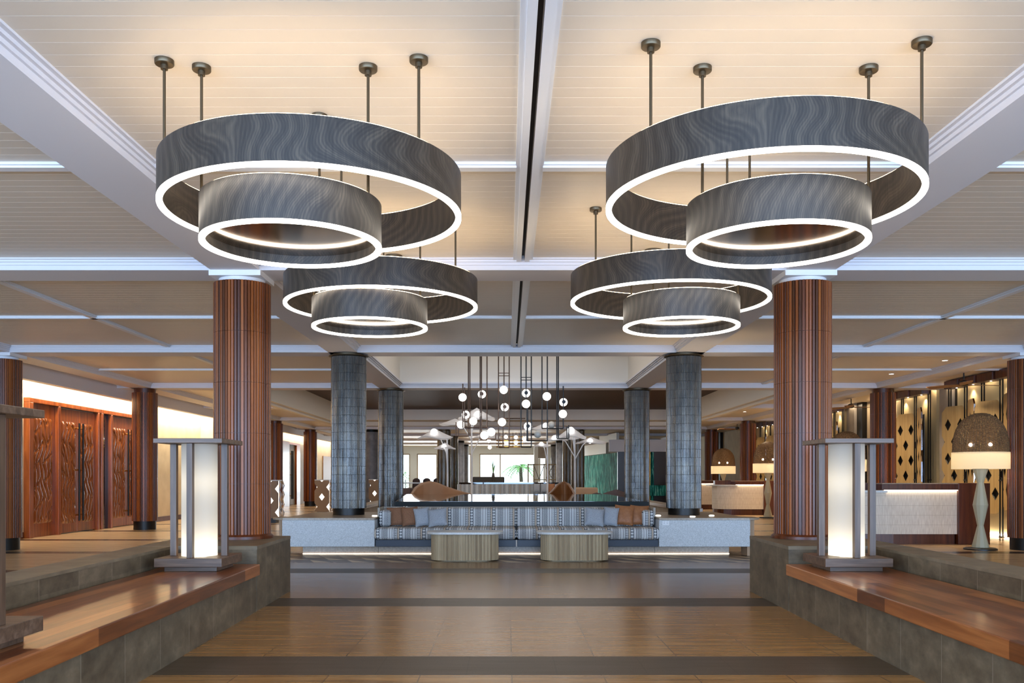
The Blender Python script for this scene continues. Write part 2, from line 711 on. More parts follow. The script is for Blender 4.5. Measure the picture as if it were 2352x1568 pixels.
def m_translucent(name, color, trans=.75):
    m = bpy.data.materials.new(name)
    m.use_nodes = True
    nt = m.node_tree
    nt.nodes.clear()
    out = nt.nodes.new('ShaderNodeOutputMaterial')
    mx = nt.nodes.new('ShaderNodeMixShader')
    a = nt.nodes.new('ShaderNodeBsdfDiffuse')
    b = nt.nodes.new('ShaderNodeBsdfTranslucent')
    a.inputs[0].default_value = (*color, 1)
    b.inputs[0].default_value = (*color, 1)
    mx.inputs[0].default_value = trans
    nt.links.new(a.outputs[0], mx.inputs[1])
    nt.links.new(b.outputs[0], mx.inputs[2])
    nt.links.new(mx.outputs[0], out.inputs[0])
    return m


M['shade'] = m_translucent('linen_shade', (.92, .82, .62), .6)
M['lantern_shade'] = m_translucent('frosted_acrylic', (.88, .84, .76), .75)
M['mesh_canopy'] = m_translucent('white_mesh', (.85, .85, .88), .45)


def m_wicker():
    m = Mat('wicker', (.2, .1, .05), .6)
    x, y, z = m.xyz()
    w = m.noise(m.vec(x * 30, y * 30, z * 60), 1.5, 2)
    m.set('Base Color', m.ramp(w, [(.3, C(84, 60, 38)), (.7, C(146, 112, 74))]))
    return m.m


M['wicker'] = m_wicker()


def m_carved():
    m = Mat('carved_timber', (.3, .1, .05), .26)
    x, y, z = m.xyz()
    n = m.noise(m.vec(x * 3, y * 9, z * 3.2), 1.6, 1, .4, .8)
    s = ((n * 7).tri() * 3 - 1).clamp()
    g = m.noise(m.vec(x * 5, y * 5, z * .4), 4, 5)
    m.set('Base Color', m.ramp(g, [(.3, C(118, 56, 18)), (.7, C(162, 88, 34))]))
    m.set('Coat Weight', .6)
    m.set('Coat Roughness', .1)
    return m.m


M['carved'] = m_carved()


def m_teal():
    m = Mat('teal_glass', (.05, .2, .18), .6, spec=.03)
    x, y, z = m.xyz()
    n = m.noise(m.vec(x * 6, y * 6, z * .8), 1.6, 6, .65, .5)
    m.set('Base Color', m.ramp(n, [(.36, C(8, 34, 32)), (.46, C(24, 100, 94)), (.56, C(76, 178, 164)), (.68, C(196, 234, 224))]))
    return m.m


M['teal_glass'] = m_teal()
M['pale_glass'] = Mat('clear_glass', (.9, .97, .96), .02, Transmission_Weight=1.0, IOR=1.05).m
M['leaf'] = noisy('palm_leaf', C(60, 120, 50), C(130, 190, 90), 4, .5)
M['trunk'] = noisy('palm_bark', C(60, 52, 44), C(96, 84, 70), 8, .8)
M['outdoor'] = simple('outdoor_paving', C(236, 236, 232), .8)
M['curtain'] = simple('taupe_curtain', C(150, 134, 110), .8)
M['lamp_base'] = simple('cream_lamp_base', C(186, 176, 146), .5)
M['panel_grey'] = noisy('grey_panel', C(150, 142, 130), C(170, 162, 150), 2, .6)
M['white_panel'] = simple('white_streaked_panel', C(214, 218, 214), .5)
M['plate'] = simple('white_plastic', C(222, 222, 222), .4)

# ================================================================== SETTING
def rect(mb, x0, x1, y0, y1, z, mi=0):
    mb.add([(x0, y0, z), (x1, y0, z), (x1, y1, z), (x0, y1, z)], [(0, 1, 2, 3)], mi)


fl = MB()
fl.box(-3.9, 4.3, -6, 13.54, -.1, 0, 0)
fl.box(-3.9, 4.3, 13.54, 15.3, -.1, 0, 2)
fl.box(-3.9, 4.3, 15.3, YB + 2, -.1, 0, 1)
fl.box(-18, -3.9, -6, YB + 2, -.1, 0, 1)
fl.box(4.3, 19, -6, YB + 2, -.1, 0, 1)
struct(fl.obj('floor', [M['floor'], M['floor_side'], M['floor_pattern']]), 'brown and tan stone floor with dark bands, the tan standing for strong light')
out = MB()
out.box(-40, 40, YB + 2, 120, -.15, -.02)
struct(out.obj('ground', M['outdoor']), 'bright paving outside the far windows')


def boards(mb, x0, x1, y0, y1, z=ZC, pitch=.14):
    """boarded ceiling: flat boards with V grooves between, solid above"""
    n = max(1, round((y1 - y0) / pitch))
    p = (y1 - y0) / n
    prof = [(y0, z + .03)]
    for i in range(n):
        a = y0 + i * p
        prof += [(a, z + .0025), (a + .0022, z), (a + p - .0022, z), (a + p, z + .0025)]
    q = []
    for t in prof:
        if not q or abs(q[-1][0] - t[0]) + abs(q[-1][1] - t[1]) > 1e-6:
            q.append(t)
    q.append((y1, z + .03))
    k = len(q)
    vs = [(x0, a, b) for a, b in q] + [(x1, a, b) for a, b in q]
    mb.add(vs, [(i, i + 1, k + i + 1, k + i) for i in range(k - 1)])
    mb.box(x0, x1, y0, y1, z + .03, z + .12)


HB = .26                                    # half width of a beam
ce = MB()
xs = [-15.4, XLO, XL, XR, XRO, 15.8]
ys = [-5.5, 3.53] + ROWS[:3]
for j in range(4):
    for i in range(5):
        if i == 2 and j == 3:
            continue                         # the raised bay
        if i == 2:
            boards(ce, XL, CXM - .015, ys[j], ys[j + 1])
            boards(ce, CXM + .015, XR, ys[j], ys[j + 1])
        else:
            boards(ce, xs[i], xs[i + 1], ys[j], ys[j + 1])
VX0, VX1, VY0, VY1 = -6.9, 7.2, 22.51, 38.4
ce.box(-15.4, VX0 - .05, 22.25, YB, ZC, ZC + .12)
ce.box(VX1 + .05, 15.8, 22.25, YB, ZC, ZC + .12)
ce.box(VX0 - .05, VX1 + .05, VY1 + 1.3, YB, ZC, ZC + .12)
struct(ce.obj('ceiling', M['ceil']), 'cream boarded ceiling')

sl = MB()
for a, b in ((-5.5, ROWS[0] - HB), (ROWS[0] + HB, ROWS[1] - HB)):
    sl.box(CXM - .02, CXM + .02, a, b, ZC + .035, ZC + .08)
struct(sl.obj('trim_1', M['slot']), 'dark slot along the middle of the ceiling')

# raised bay over the seating and raised dark ceiling beyond it
rb = MB()
x0, x1, y0, y1 = XL + HB, XR - HB, ROWS[1] + HB, ROWS[2] - HB
rb.box(x0 - .1, x0, y0 - .1, y1 + .1, ZC - .02, 5.3)
rb.box(x1, x1 + .1, y0 - .1, y1 + .1, ZC - .02, 5.3)
rb.box(x0, x1, y1, y1 + .1, ZC - .02, 5.3)
rb.box(x0, x1, y0 - .1, y0, ZC - .02, 5.3)
rb.box(x0 - .1, x1 + .1, y0 - .1, y1 + .1, 5.3, 5.4)
struct(rb.obj('ceiling', M['plaster_white']), 'raised white ceiling bay over the seating')
vd = MB()
vd.box(VX0, VX1, VY0 - .1, VY1 + .2, 4.30, 4.40)
struct(vd.obj('ceiling', M['dark_ceiling']), 'dark brown raised ceiling beyond the seating')
vw = MB()
vw.box(VX0 - .15, VX0, VY0, VY1 + .2, ZS - .0, 4.32)
vw.box(VX0 - .32, VX0 - .15, VY0, VY1 + 1.5, ZS - .08, ZS + .12)
vw.box(VX1, VX1 + .15, VY0, VY1 + .2, ZS - .0, 4.32)
vw.box(VX1 + .15, VX1 + .32, VY0, VY1 + 1.5, ZS - .08, ZS + .12)
vw.box(VX0, VX1, VY1, VY1 + .2, 3.84, 4.32)
vw.box(VX0 - .1, VX1 + .1, VY1 + .2, VY1 + 1.2, 3.84, 4.0)
vw.box(VX0 - .1, VX1 + .1, VY1 + 1.2, VY1 + 1.4, 3.66, 4.0)
struct(vw.obj('trim_2', M['plaster_white']), 'fascia around the raised dark ceiling')


# beams with stepped mouldings
def beam_profile():
    h = ZC - ZS
    return [(-HB, 0), (HB, 0), (HB, h * .42), (HB + .02, h * .42), (HB + .02, h * .66), (HB + .045, h * .66), (HB + .045, h * .86), (HB + .075, h * .86), (HB + .075, h + .02),
            (-HB - .075, h + .02), (-HB - .075, h * .86), (-HB - .045, h * .86), (-HB - .045, h * .66), (-HB - .02, h * .66), (-HB - .02, h * .42), (-HB, h * .42)]


def beam(mb, axis, c, a, b):
    pr = beam_profile()
    if axis == 'y':
        vs = [(c + p, a, ZS + q) for p, q in pr] + [(c + p, b, ZS + q) for p, q in pr]
    else:
        vs = [(a, c + p, ZS + q) for p, q in pr] + [(b, c + p, ZS + q) for p, q in pr]
    n = len(pr)
    mb.add(vs, [tuple(range(n)), tuple(range(n, 2 * n))] + [(i, (i + 1) % n, n + (i + 1) % n, n + i) for i in range(n)])


bm_ = MB()
for c, b in ((XLO, YB), (XL, ROWS[2]), (XR, ROWS[2]), (XRO, YB)):
    beam(bm_, 'y', c, -5.5, b)
for r in ROWS[:3]:
    beam(bm_, 'x', r, -9.9 if r > 12 else -15.4, 15.6)
for r in ROWS[3:5]:
    beam(bm_, 'x', r, -9.9, VX0 - .3)
    beam(bm_, 'x', r, VX1 + .3, 15.6)
for r in ROWS[5:]:
    beam(bm_, 'x', r, -9.9, 15.6)
struct(bm_.obj('trim_3', M['soffit']), 'wide plaster ceiling beams')

# slim intermediate mouldings
tm = MB()


def slim(axis, c, a, b, w=.07, d=.035):
    for ww, dd in ((w, d * .55), (w * .62, d)):
        if axis == 'x':
            tm.box(a, b, c - ww, c + ww, ZC - dd, ZC + .02)
        else:
            tm.box(c - ww, c + ww, a, b, ZC - dd, ZC + .02)


for yc, spans in ((6.65, ((-9, -3.2), (-2.7, CXM - .1), (CXM + .1, 3.03), (3.55, 9.3), (9.8, 15))), (12.9, ((-8.9, -3.2), (-2.7, CXM - .1), (CXM + .1, 3.03), (3.55, 9.3), (9.8, 15))),
                  (19.12, ((-8.9, -3.2), (3.55, 9.3), (9.8, 15)))):
    for a, b in spans:
        slim('x', yc, a, b)
for xc in (-6.07, 6.41):
    for a, b in ((-5, 9.45), (10.1, 15.7), (16.3, 21.95)):
        slim('y', xc, a, b)
for a, b in ((-5.4, 9.5), (10.05, 15.73)):
    for s in (-1, 1):
        for ww, dd in ((.105, .022), (.07, .04)):
            x_a = CXM + s * .018
            x_b = CXM + s * ww
            tm.box(min(x_a, x_b), max(x_a, x_b), a, b, ZC - dd, ZC + .02)
struct(tm.obj('trim_4', M['trim']), 'slim white ceiling mouldings')

# left wall with its doors, bulkhead in front
XW = -10.45
wl = MB()
wl.box(XW - .2, XW, 8.0, YB, 0, ZC)
wl.box(XW, -9.85, 29.9, 30.9, 0, ZC)
struct(wl.obj('wall_left', M['plaster']), 'cream plaster wall with carved doors')
bk = MB()
bk.box(-9.95, -9.78, 12.0, YB, ZC - .36, ZC)
struct(bk.obj('trim_5', M['soffit']), 'bulkhead hiding the cove light over the doors')
bs = MB()
bs.box(XW, XW + .03, 25.9, 29.9, 0, .14)
bs.box(XW, -9.85, 29.87, 29.9, 0, .14)
bs.box(XW, XW + .03, 15, 18.9, 0, .14)
struct(bs.obj('baseboard_left', M['dark_wood']))
wr = MB()
wr.box(11.25, 11.45, 8, YB, 0, ZC + .2)
struct(wr.obj('wall_right', M['plaster']), 'cream wall behind the timber screens')
wp = MB()
for k in range(7):
    yc = 22.05 + 6.1 * k - 6.1
    wp.box(11.02, 11.25, yc - .28, yc + .32, 0, ZC)
struct(wp.obj('trim_6', M['panel_grey']), 'grey wall piers between the timber screens')
wd = MB()
for k in range(7):
    yc = 21.55 + 6.1 * k - 6.1
    wd.box(11.1, 11.25, yc - .22, yc + .20, 0, ZC)
struct(wd.obj('trim_7', M['black']), 'dark recess strips beside the wall piers')

# far wall: header, piers and glass
bw = MB()
bw.box(-16, 16, YB, YB + .3, 3.1, ZC + .2)
piers = [(-16, -9.2), (-8.45, -7.9), (-7.35, -6.75), (-5.3, -4.6), (-2.75, -2.05), (2.1, 2.45), (2.9, 16)]
for a, b in piers:
    bw.box(a, b, YB, YB + .3, 0, 3.1)
struct(bw.obj('wall_back', simple('far_wall', C(196, 206, 214), .6)), 'far wall with tall bright windows')
for k, (a, b) in enumerate(((-9.2, -8.45), (-7.9, -7.35), (-6.75, -5.3), (-4.6, -2.75), (-2.05, 2.1), (2.45, 2.9))):
    w = MB()
    for xx in ([a, b] if b - a < 2.5 else [a, (a + b) / 2 - .55, b]):
        w.box(xx - .04, xx + .04, YB - .02, YB + .08, 0, 3.1)
    w.box(a, b, YB - .02, YB + .08, 3.04, 3.12)
    w.box(a, b, YB - .02, YB + .08, 0, .08)
    o = struct(w.obj('window_%d' % (k + 1), M['panel_grey']), 'bright tall window in the far wall')
    MB().box(a + .04, b - .04, YB + .02, YB + .03, .08, 3.04).obj('pane', M['pale_glass'], o)


def carved_relief(y0, y1, z0, z1, x0=.05, seed=0.0):
    """panel with an all-over relief of winding raised cells"""
    mb = MB()
    nu, nv = max(24, int((y1 - y0) / .011)), int((z1 - z0) / .018)

    def fn(a, b):
        y, z = y0 + (y1 - y0) * a, z0 + (z1 - z0) * b
        yy = (y - y0) / .155 + .42 * math.sin(z * 4.6 + seed) + .2 * math.sin(z * 11 + 1.7 * seed)
        zz = z / .42 + .5 * math.sin(yy * 2.1 + seed) + .5 * (int(math.floor(yy)) % 2)
        e = min(abs(math.sin(PI * yy)) * 1.5, abs(math.sin(PI * zz)) * 2.2)
        e = min(1, e)
        m = min(1, min(a, 1 - a) * 14, min(b, 1 - b) * 40)
        return (x0 + .012 + .026 * e * e * (3 - 2 * e) * m, y, z)
    mb.grid(fn, nu, nv)
    mb.box(x0, x0 + .012, y0, y1, z0, z1)
    return mb


# carved timber doors in the left wall ---------------------------------
def carved_leaf(parent, y0, y1, z0, z1, handle=None):
    lf = MB().box(0, .06, y0, y1, z0, z1).obj('door_leaf', M['red_wood'], parent, bevel=.006)
    carved_relief(y0 + .10, y1 - .10, z0 + .22, z1 - .30, .055, y0 * 3).obj('carved_panel', M['carved'], lf, smooth=50)
    if handle is not None:
        hb = MB()
        hb.tube([(.16, handle, .28), (.16, handle, 2.62)], .022, 10)
        for zz in (.42, 1.5, 2.5):
            hb.tube([(.06, handle, zz), (.16, handle, zz)], .018, 8, 1)
        hb.obj('door_handle', [M['black'], M['brass']], lf, smooth=40)
    return lf


ZD = 3.05
d1 = thing('door_1', 'carved side panel and double door nearest along the left wall', 'door', (XW, 0, 0), kind='structure')
fr = MB()
fr.box(0, .14, 18.95, 19.1, 0, ZD - .1)
fr.box(0, .14, 20.17, 20.27, 0, ZD - .1)
fr.box(0, .14, 22.12, 22.22, 0, ZD - .1)
fr.box(0, .14, 18.95, 22.295, ZD - .1, ZD)
fr.obj('frame', M['red_wood'], d1, bevel=.008)
MB().box(.0, .05, 19.1, 20.17, 0, ZD - .1).obj('side_panel', M['red_wood'], d1)
carved_relief(19.24, 20.05, .3, ZD - .4, .045, 1.0).obj('carved_panel', M['carved'], d1, smooth=50)
carved_leaf(d1, 20.28, 21.19, .02, ZD - .12, 21.1)
carved_leaf(d1, 21.20, 22.11, .02, ZD - .12, 21.29)
d2 = thing('door_2', 'carved double door half hidden by the slatted column on the left', 'door', (XW, 0, 0), kind='structure')
fr = MB()
fr.box(0, .14, 22.3, 22.42, 0, ZD - .1)
fr.box(0, .14, 22.85, 22.95, 0, ZD - .1)
fr.box(0, .14, 24.95, 25.1, 0, ZD - .1)
fr.box(0, .14, 22.3, 25.1, ZD - .1, ZD)
fr.obj('frame', M['red_wood'], d2, bevel=.008)
MB().box(0, .05, 22.42, 22.85, 0, ZD - .1).obj('side_panel', M['gloss_black'], d2)
carved_leaf(d2, 22.96, 23.93, .02, ZD - .12, 23.83)
carved_leaf(d2, 23.94, 24.94, .02, ZD - .12, 24.04)
d3 = thing('door_3', 'red framed glass door with long black handles, far along the left wall', 'door', (XW, 0, 0), kind='structure')
fr = MB()
fr.box(0, .3, 39.7, 40.9, 0, 3.0)
fr.box(0, .14, 40.9, 41.05, 0, 2.9)
fr.box(0, .14, 43.0, 43.7, 0, 2.9)
fr.box(0, .14, 40.9, 43.7, 2.9, 3.0)
fr.obj('frame', M['red_wood'], d3)
for a, b, hh in ((41.06, 42.0, 41.88), (42.02, 42.98, 42.14)):
    lf = MB().box(0, .05, a, b, .02, 2.9).obj('door_leaf', M['panel_grey'], d3)
    hb = MB().tube([(.16, hh, .3), (.16, hh, 2.6)], .03, 8)
    for zz in (.45, 1.45, 2.45):
        hb.tube([(.05, hh, zz), (.16, hh, zz)], .02, 6, 1)
    hb.obj('door_handle', [M['black'], M['brass']], lf)
d4 = thing('door_4', 'plain tan door in the white wall far along the left side', 'door', (XW, 0, 0), kind='structure')
MB().box(0, .05, 49.6, 52.4, 0, 2.55).obj('door_leaf', simple('tan_door', C(136, 96, 48), .5), d4)
ss = MB().box(XW, XW + .04, 43.75, 45.6, 0, 3.0).obj('trim_8', M['panel_grey'])
struct(ss, 'grey stone wall panel beside the red framed door')


# ================================================================== BENCHES
def bench(side, label):
    """tiled base with a timber seat, tiled back kerb and the column pedestal"""
    s = side

    def xi(y):
        return (-2.36 - .033 * (y - 5.6)) if s < 0 else (2.68 + .028 * (y - 5.6))
    yb = 2.6
    t = thing('built_in_bench', label, 'bench', (0, 0, 0), 0, 'long timber topped benches')
    q = (lambda y, d: (xi(y) + s * d, y))
    tile = MB().prism([q(yb, 0), q(8.6, 0), q(8.6, .86), q(yb, .86)], 0, .362)
    tile.obj('tiled_base', M['tile'], t, label='grey slate tiled base')
    seat = MB().prism([q(yb, -.055), q(8.52, -.055), q(8.52, .80), q(yb, .80)], .365, .473)
    seat.obj('timber_seat', M['plank'], t, bevel=.008, label='polished timber plank seat')
    k = MB().prism([q(yb, .83), q(8.6, .83), q(8.6, 1.16), q(yb, 1.16)], .0, .615)
    k.prism([q(yb, .825), q(8.6, .825), q(8.6, 1.165), q(yb, 1.165)], .615, .64, 1)
    k.obj('back_kerb', [M['tile'], M['tile_top']], t)
    p = MB().prism([q(8.62, 0), q(10.15, 0), q(10.15, 1.16), q(8.62, 1.16)], 0, .605)
    p.prism([q(8.618, -.003), q(10.153, -.003), q(10.153, 1.163), q(8.618, 1.163)], .605, .640, 1)
    p.obj('column_pedestal', [M['tile'], M['tile_top']], t)
    return t


bench(-1, 'long bench of timber on grey tiles along the left side')
bench(1, 'long bench of timber on grey tiles along the right side')


# ================================================================== COLUMNS
def slat_mesh(z0, z1, n=54):
    mb = MB()
    seg = max(1, round((z1 - z0) / .56))
    hs = (z1 - z0) / seg
    for i in range(n):
        a = 2 * PI * i / n
        Mx = Matrix.Rotation(a, 4, 'Z')
        for k in range(seg):
            w = .0145
            poly = [(.285, -w), (.303, -w), (.308, -w + .004), (.308, w - .004), (.303, w), (.285, w)]
            mb.prism(poly, z0 + k * hs + .0015, z0 + (k + 1) * hs - .0015, 0, Mx)
    mb.lathe([(.288, z0), (.288, z1)], 54, mi=1)
    return mb


SL = {}


def timber_column(x, y, z0, label, cap=True, group='slatted timber columns'):
    t = thing('timber_column', label, 'column', (x, y, z0), 0, group)
    h = ZS - z0
    zt = h - .105
    key = round(zt, 2)
    if key not in SL:
        SL[key] = slat_mesh(.05 if z0 > .3 else .22, zt).mesh('timber_slats', [M['slats'], M['dark_wood']])
    o = bpy.data.objects.new('timber_slats', SL[key])
    COL.objects.link(o)
    o.parent = t
    if cap:
        cb = MB()
        cb.lathe([(.24, zt), (.25, h - .055)], 40)
        cb.box(-.28, .28, -.28, .28, h - .058, h)
        cb.obj('capital', M['trim'], t, smooth=40, label='white square capital on a round neck')
    else:
        MB().lathe([(.26, zt), (.26, h)], 32).obj('capital', M['dark_wood'], t, smooth=40)
    if z0 > .3:
        MB().lathe([(.335, 0), (.335, .03), (.31, .05), (.30, .055)], 48).obj('base_ring', M['dark_wood'], t, smooth=40)
    else:
        MB().lathe([(.27, 0), (.27, .22)], 40).obj('base', M['black'], t, smooth=40, label='black column base')
    return t


timber_column(XL, ROWS[0], .641, 'large slatted timber column on the left bench pedestal')
timber_column(XR, ROWS[0], .641, 'large slatted timber column on the right bench pedestal')
timber_column(XLO, ROWS[1], 0, 'slatted timber column cut by the left picture edge', True)
timber_column(XRO - .06, ROWS[1], 0, 'slatted timber column cut by the right picture edge', True)
timber_column(XLO, ROWS[2], 0, 'slatted timber column in front of the carved double doors', False)
timber_column(XRO, ROWS[2], 0, 'slatted timber column between the two large lattice screens on the right', False)
timber_column(XLO, ROWS[4], 0, 'dark slatted column just right of the left bench column, behind a lattice box', False)
timber_column(XLO, ROWS[5], 0, 'reddish slatted column beside the red framed glass door', False)
timber_column(XRO, ROWS[4], 0, 'distant slatted column behind the middle reception desk', False)
timber_column(XRO, ROWS[5], 0, 'distant slatted column right beside the right near tiled column', False)


def ceramic_mesh(z0, z1, mats, n=72, R=.318):
    mb = MB()
    bands = max(1, round((z1 - z0) / .155))
    hb = (z1 - z0) / bands
    rnd = random.Random(3)
    for k in range(bands):
        a, b = z0 + k * hb, z0 + (k + 1) * hb
        off = rnd.uniform(-.004, .004)
        for i in range(n):
            w = PI / n
            t = 2 * PI * i / n
            dr = rnd.uniform(-.0012, .0012) + off * .4
            tw = rnd.uniform(-.010, .010)
            prof = [(-w, R - .010), (-w * .6, R - .002), (0, R), (w * .6, R - .002), (w, R - .010)]
            vs = []
            for (zz, sh) in ((a, .005), (a + .003, 0), (b - .003, 0), (b, .005)):
                for da, r in prof:
                    rr = r - sh + dr + tw * da
                    vs.append((rr * math.cos(t + da), rr * math.sin(t + da), zz))
            fs = [(j * 5 + i2, j * 5 + i2 + 1, (j + 1) * 5 + i2 + 1, (j + 1) * 5 + i2) for j in range(3) for i2 in range(4)]
            mb.add(vs, fs)
    mb.lathe([(R - .014, z0), (R - .014, z1)], 72, mi=1)
    return mb.mesh('glazed_tiles', mats, 28)


CER = {}


def ceramic_column(x, y, z0, label, mat='ceramic', n=72):
    t = thing('tiled_column', label, 'column', (x, y, z0), 0, 'glazed tile columns')
    h = ZS - z0
    key = (round(h, 2), mat, n)
    if key not in CER:
        CER[key] = ceramic_mesh(.12, h - .06, [M[mat], M['black']], n)
    o = bpy.data.objects.new('glazed_tiles', CER[key])
    COL.objects.link(o)
    o.parent = t
    MB().lathe([(.285, 0), (.285, .125)], 48).obj('base', M['black'], t, smooth=40, label='black column base')
    MB().lathe([(.30, h - .06), (.36, h - .045), (.36, h - .035), (.28, h - .03), (.28, h)], 48).obj('collar', M['bronze'], t, smooth=40)
    return t


ceramic_column(XL + .06, ROWS[1], .64, 'blue grey glazed tile column on the left stone platform')
ceramic_column(XR - .07, ROWS[1], .64, 'blue grey glazed tile column on the right stone platform')
ceramic_column(XL, ROWS[2], 0, 'glazed tile column behind the left end of the sofa')
ceramic_column(XR, ROWS[2], 0, 'glazed tile column behind the right end of the sofa')
ceramic_column(XL, ROWS[5], 0, 'brown tiled column behind the left shell lounge', 'ceramic_brown', 36)
ceramic_column(XR, ROWS[5], 0, 'brown tiled column left of the teal glass wall', 'ceramic_brown', 36)
ceramic_column(XL, ROWS[6], 0, 'second brown tiled column, behind the left canopy lamp pole', 'ceramic_brown', 36)
ceramic_column(XR, ROWS[6], 0, 'second brown tiled column, behind the right copper lounge chair', 'ceramic_brown', 36)


def stone_column(x, y, label):
    t = thing('stone_column', label, 'column', (x, y, 0), 0, 'plain grey columns')
    MB().lathe([(.32, 0), (.32, ZS - .12)], 32).obj('shaft', M['stone_column'], t, smooth=40)
    MB().lathe([(.34, ZS - .12), (.34, ZS)], 32).obj('capital', M['dark_stone'], t, smooth=40)


stone_column(XL, ROWS[7], 'plain grey column next to the brown tiled pair, left of the far window')
stone_column(XL, ROWS[8], 'farthest plain grey column, left of the far window')
stone_column(XR, ROWS[7], 'plain grey column next to the brown tiled pair, right of the far window')
stone_column(XR, ROWS[8], 'farthest plain grey column, right of the far window')
stone_column(-6.35, 41.0, 'slim grey column beyond the left platform column')


# ================================================================== RING PENDANTS
def ring_pendant(label, x, y, R, z0, hgt, angles, mirror, group):
    t = thing('ring_pendant', label, 'pendant light', (x, y, z0), 0, group)
    tw = .033
    b = MB()
    n = 128
    b.ring(R, R - .006, .010, hgt - .004, n)
    b.ring(R - tw + .006, R - tw, .010, hgt - .004, n)
    b.ring(R - .006, R - tw + .006, .010, .016, n)
    b.ring(R - .006, R - tw + .006, hgt - .05, hgt - .044, n)
    b.obj('timber_band', M['ring_wood'], t, smooth=40, label='grey brown timber veneer band')
    MB().ring(R + .001, R - tw - .001, -.008, .0095, n).obj('lower_light_ring', M['glow_ring'], t, smooth=40, label='white lit rim under the band')
    MB().ring(R - .008, R - tw + .008, hgt - .043, hgt + .001, n).obj('upper_light_ring', M['glow_up'], t, smooth=40, label='warm lit rim on top of the band')
    if mirror:
        MB().lathe([(R - tw - .001, .062), (R - tw - .001, .075)], n).obj('bronze_disc', M['bronze_mirror'], t, smooth=40, label='polished bronze disc closing the ring')
    for a in angles:
        a = math.radians(a)
        px, py = (R - tw / 2) * math.cos(a), (R - tw / 2) * math.sin(a)
        top = ZC - z0
        r = MB().tube([(px, py, hgt - .03), (px, py, top - .02)], .0085, 10).obj('rod', M['bronze'], t, smooth=40)
        big = 70 < math.degrees(a) < 110 and not mirror and y > 7
        cb = MB().lathe([(.02, top - .09), (.02, top - .07), (.088, top - .068), (.092, top - .062), (.092, top - .001)], 28, (px, py, 0)) if big else MB().lathe([(.02, top - .055), (.02, top - .03), (.05, top - .028), (.053, top - .024), (.053, top - .001)], 28, (px, py, 0))
        cb.obj('canopy', M['bronze'], r, smooth=40)
    return t


RB, RS = .922, .527
ring_pendant('large ring light on the near left, around a lower small ring', -1.213, 5.51, RB, H + 1.648, .263, (216, 322, 90), False, 'large ring lights')
ring_pendant('large ring light on the near right, around a lower small ring', 1.524, 5.30, RB, H + 1.648, .263, (215, 323, 88), False, 'large ring lights')
ring_pendant('large ring light on the left farther back, above the tiled column', -1.21, 8.46, RB, H + 1.648, .263, (216, 325, 90), False, 'large ring lights')
ring_pendant('large ring light on the right farther back, beside the slatted column', 1.52, 8.23, RB, H + 1.648, .263, (215, 325, 90), False, 'large ring lights')
ring_pendant('small bronze bottomed ring light on the near left', -1.281, 5.228, RS, H + 1.382, .256, (200, 340, 84), True, 'small ring lights')
ring_pendant('small bronze bottomed ring light on the near right', 1.607, 5.24, RS, H + 1.382, .256, (200, 340, 92), True, 'small ring lights')
ring_pendant('small bronze bottomed ring light on the left farther back', -1.265, 8.09, RS, H + 1.382, .256, (200, 340, 84), True, 'small ring lights')
ring_pendant('small bronze bottomed ring light on the right farther back', 1.596, 8.058, RS, H + 1.382, .256, (200, 340, 92), True, 'small ring lights')


# ================================================================== LANTERNS ON THE BENCHES
def lantern(label, x, y, rz=0):
    t = thing('floor_lantern', label, 'lantern', (x, y, .4735), rz, 'square timber lanterns on the benches')
    MB().box(-.235, .235, -.235, .235, 0, .045).obj('plinth', M['lamp_wood_flat'], t, bevel=.004)
    MB().box(-.30, .30, -.30, .30, .045, .122).obj('base_slab', M['lamp_wood_flat'], t, bevel=.004)
    for a in range(4):
        Mx = Matrix.Rotation(a * PI / 2, 4, 'Z')
        MB().box(-.052 / 2, .052 / 2, -.262, -.205, .122, 1.145, 0, Mx).obj('post', M['lamp_wood'], t, bevel=.003)
    MB().box(-.305, .305, -.305, .305, 1.145, 1.187).obj('top_slab', M['lamp_wood_flat'], t, bevel=.004)
    sh = MB().lathe([(.158, .124), (.158, 1.144)], 64, cap=False)
    sh.obj('light_tube', M['lantern_shade'], t, smooth=60, label='glowing frosted light tube')
    Mx = Matrix.Rotation(rz, 4, 'Z')
    for zz, p in ((.17, 2.0), (.80, .62)):
        light('lantern_bulb', 'POINT', (x, y, .4735 + zz), p, (1, .88, .68), shadow_soft_size=.07)
    return t


lantern('square timber lantern on the left bench beside the slatted column', -2.83, 8.07)
lantern('square timber lantern on the right bench beside the slatted column', 3.12, 8.07)
lantern('dark timber lantern cut off by the left picture edge', -2.705, 4.25)
lantern('timber lantern barely showing at the right picture edge', 2.985, 4.25)


# ================================================================== PLATFORMS AND SOFA
PY0, PY1 = 14.65, 17.2


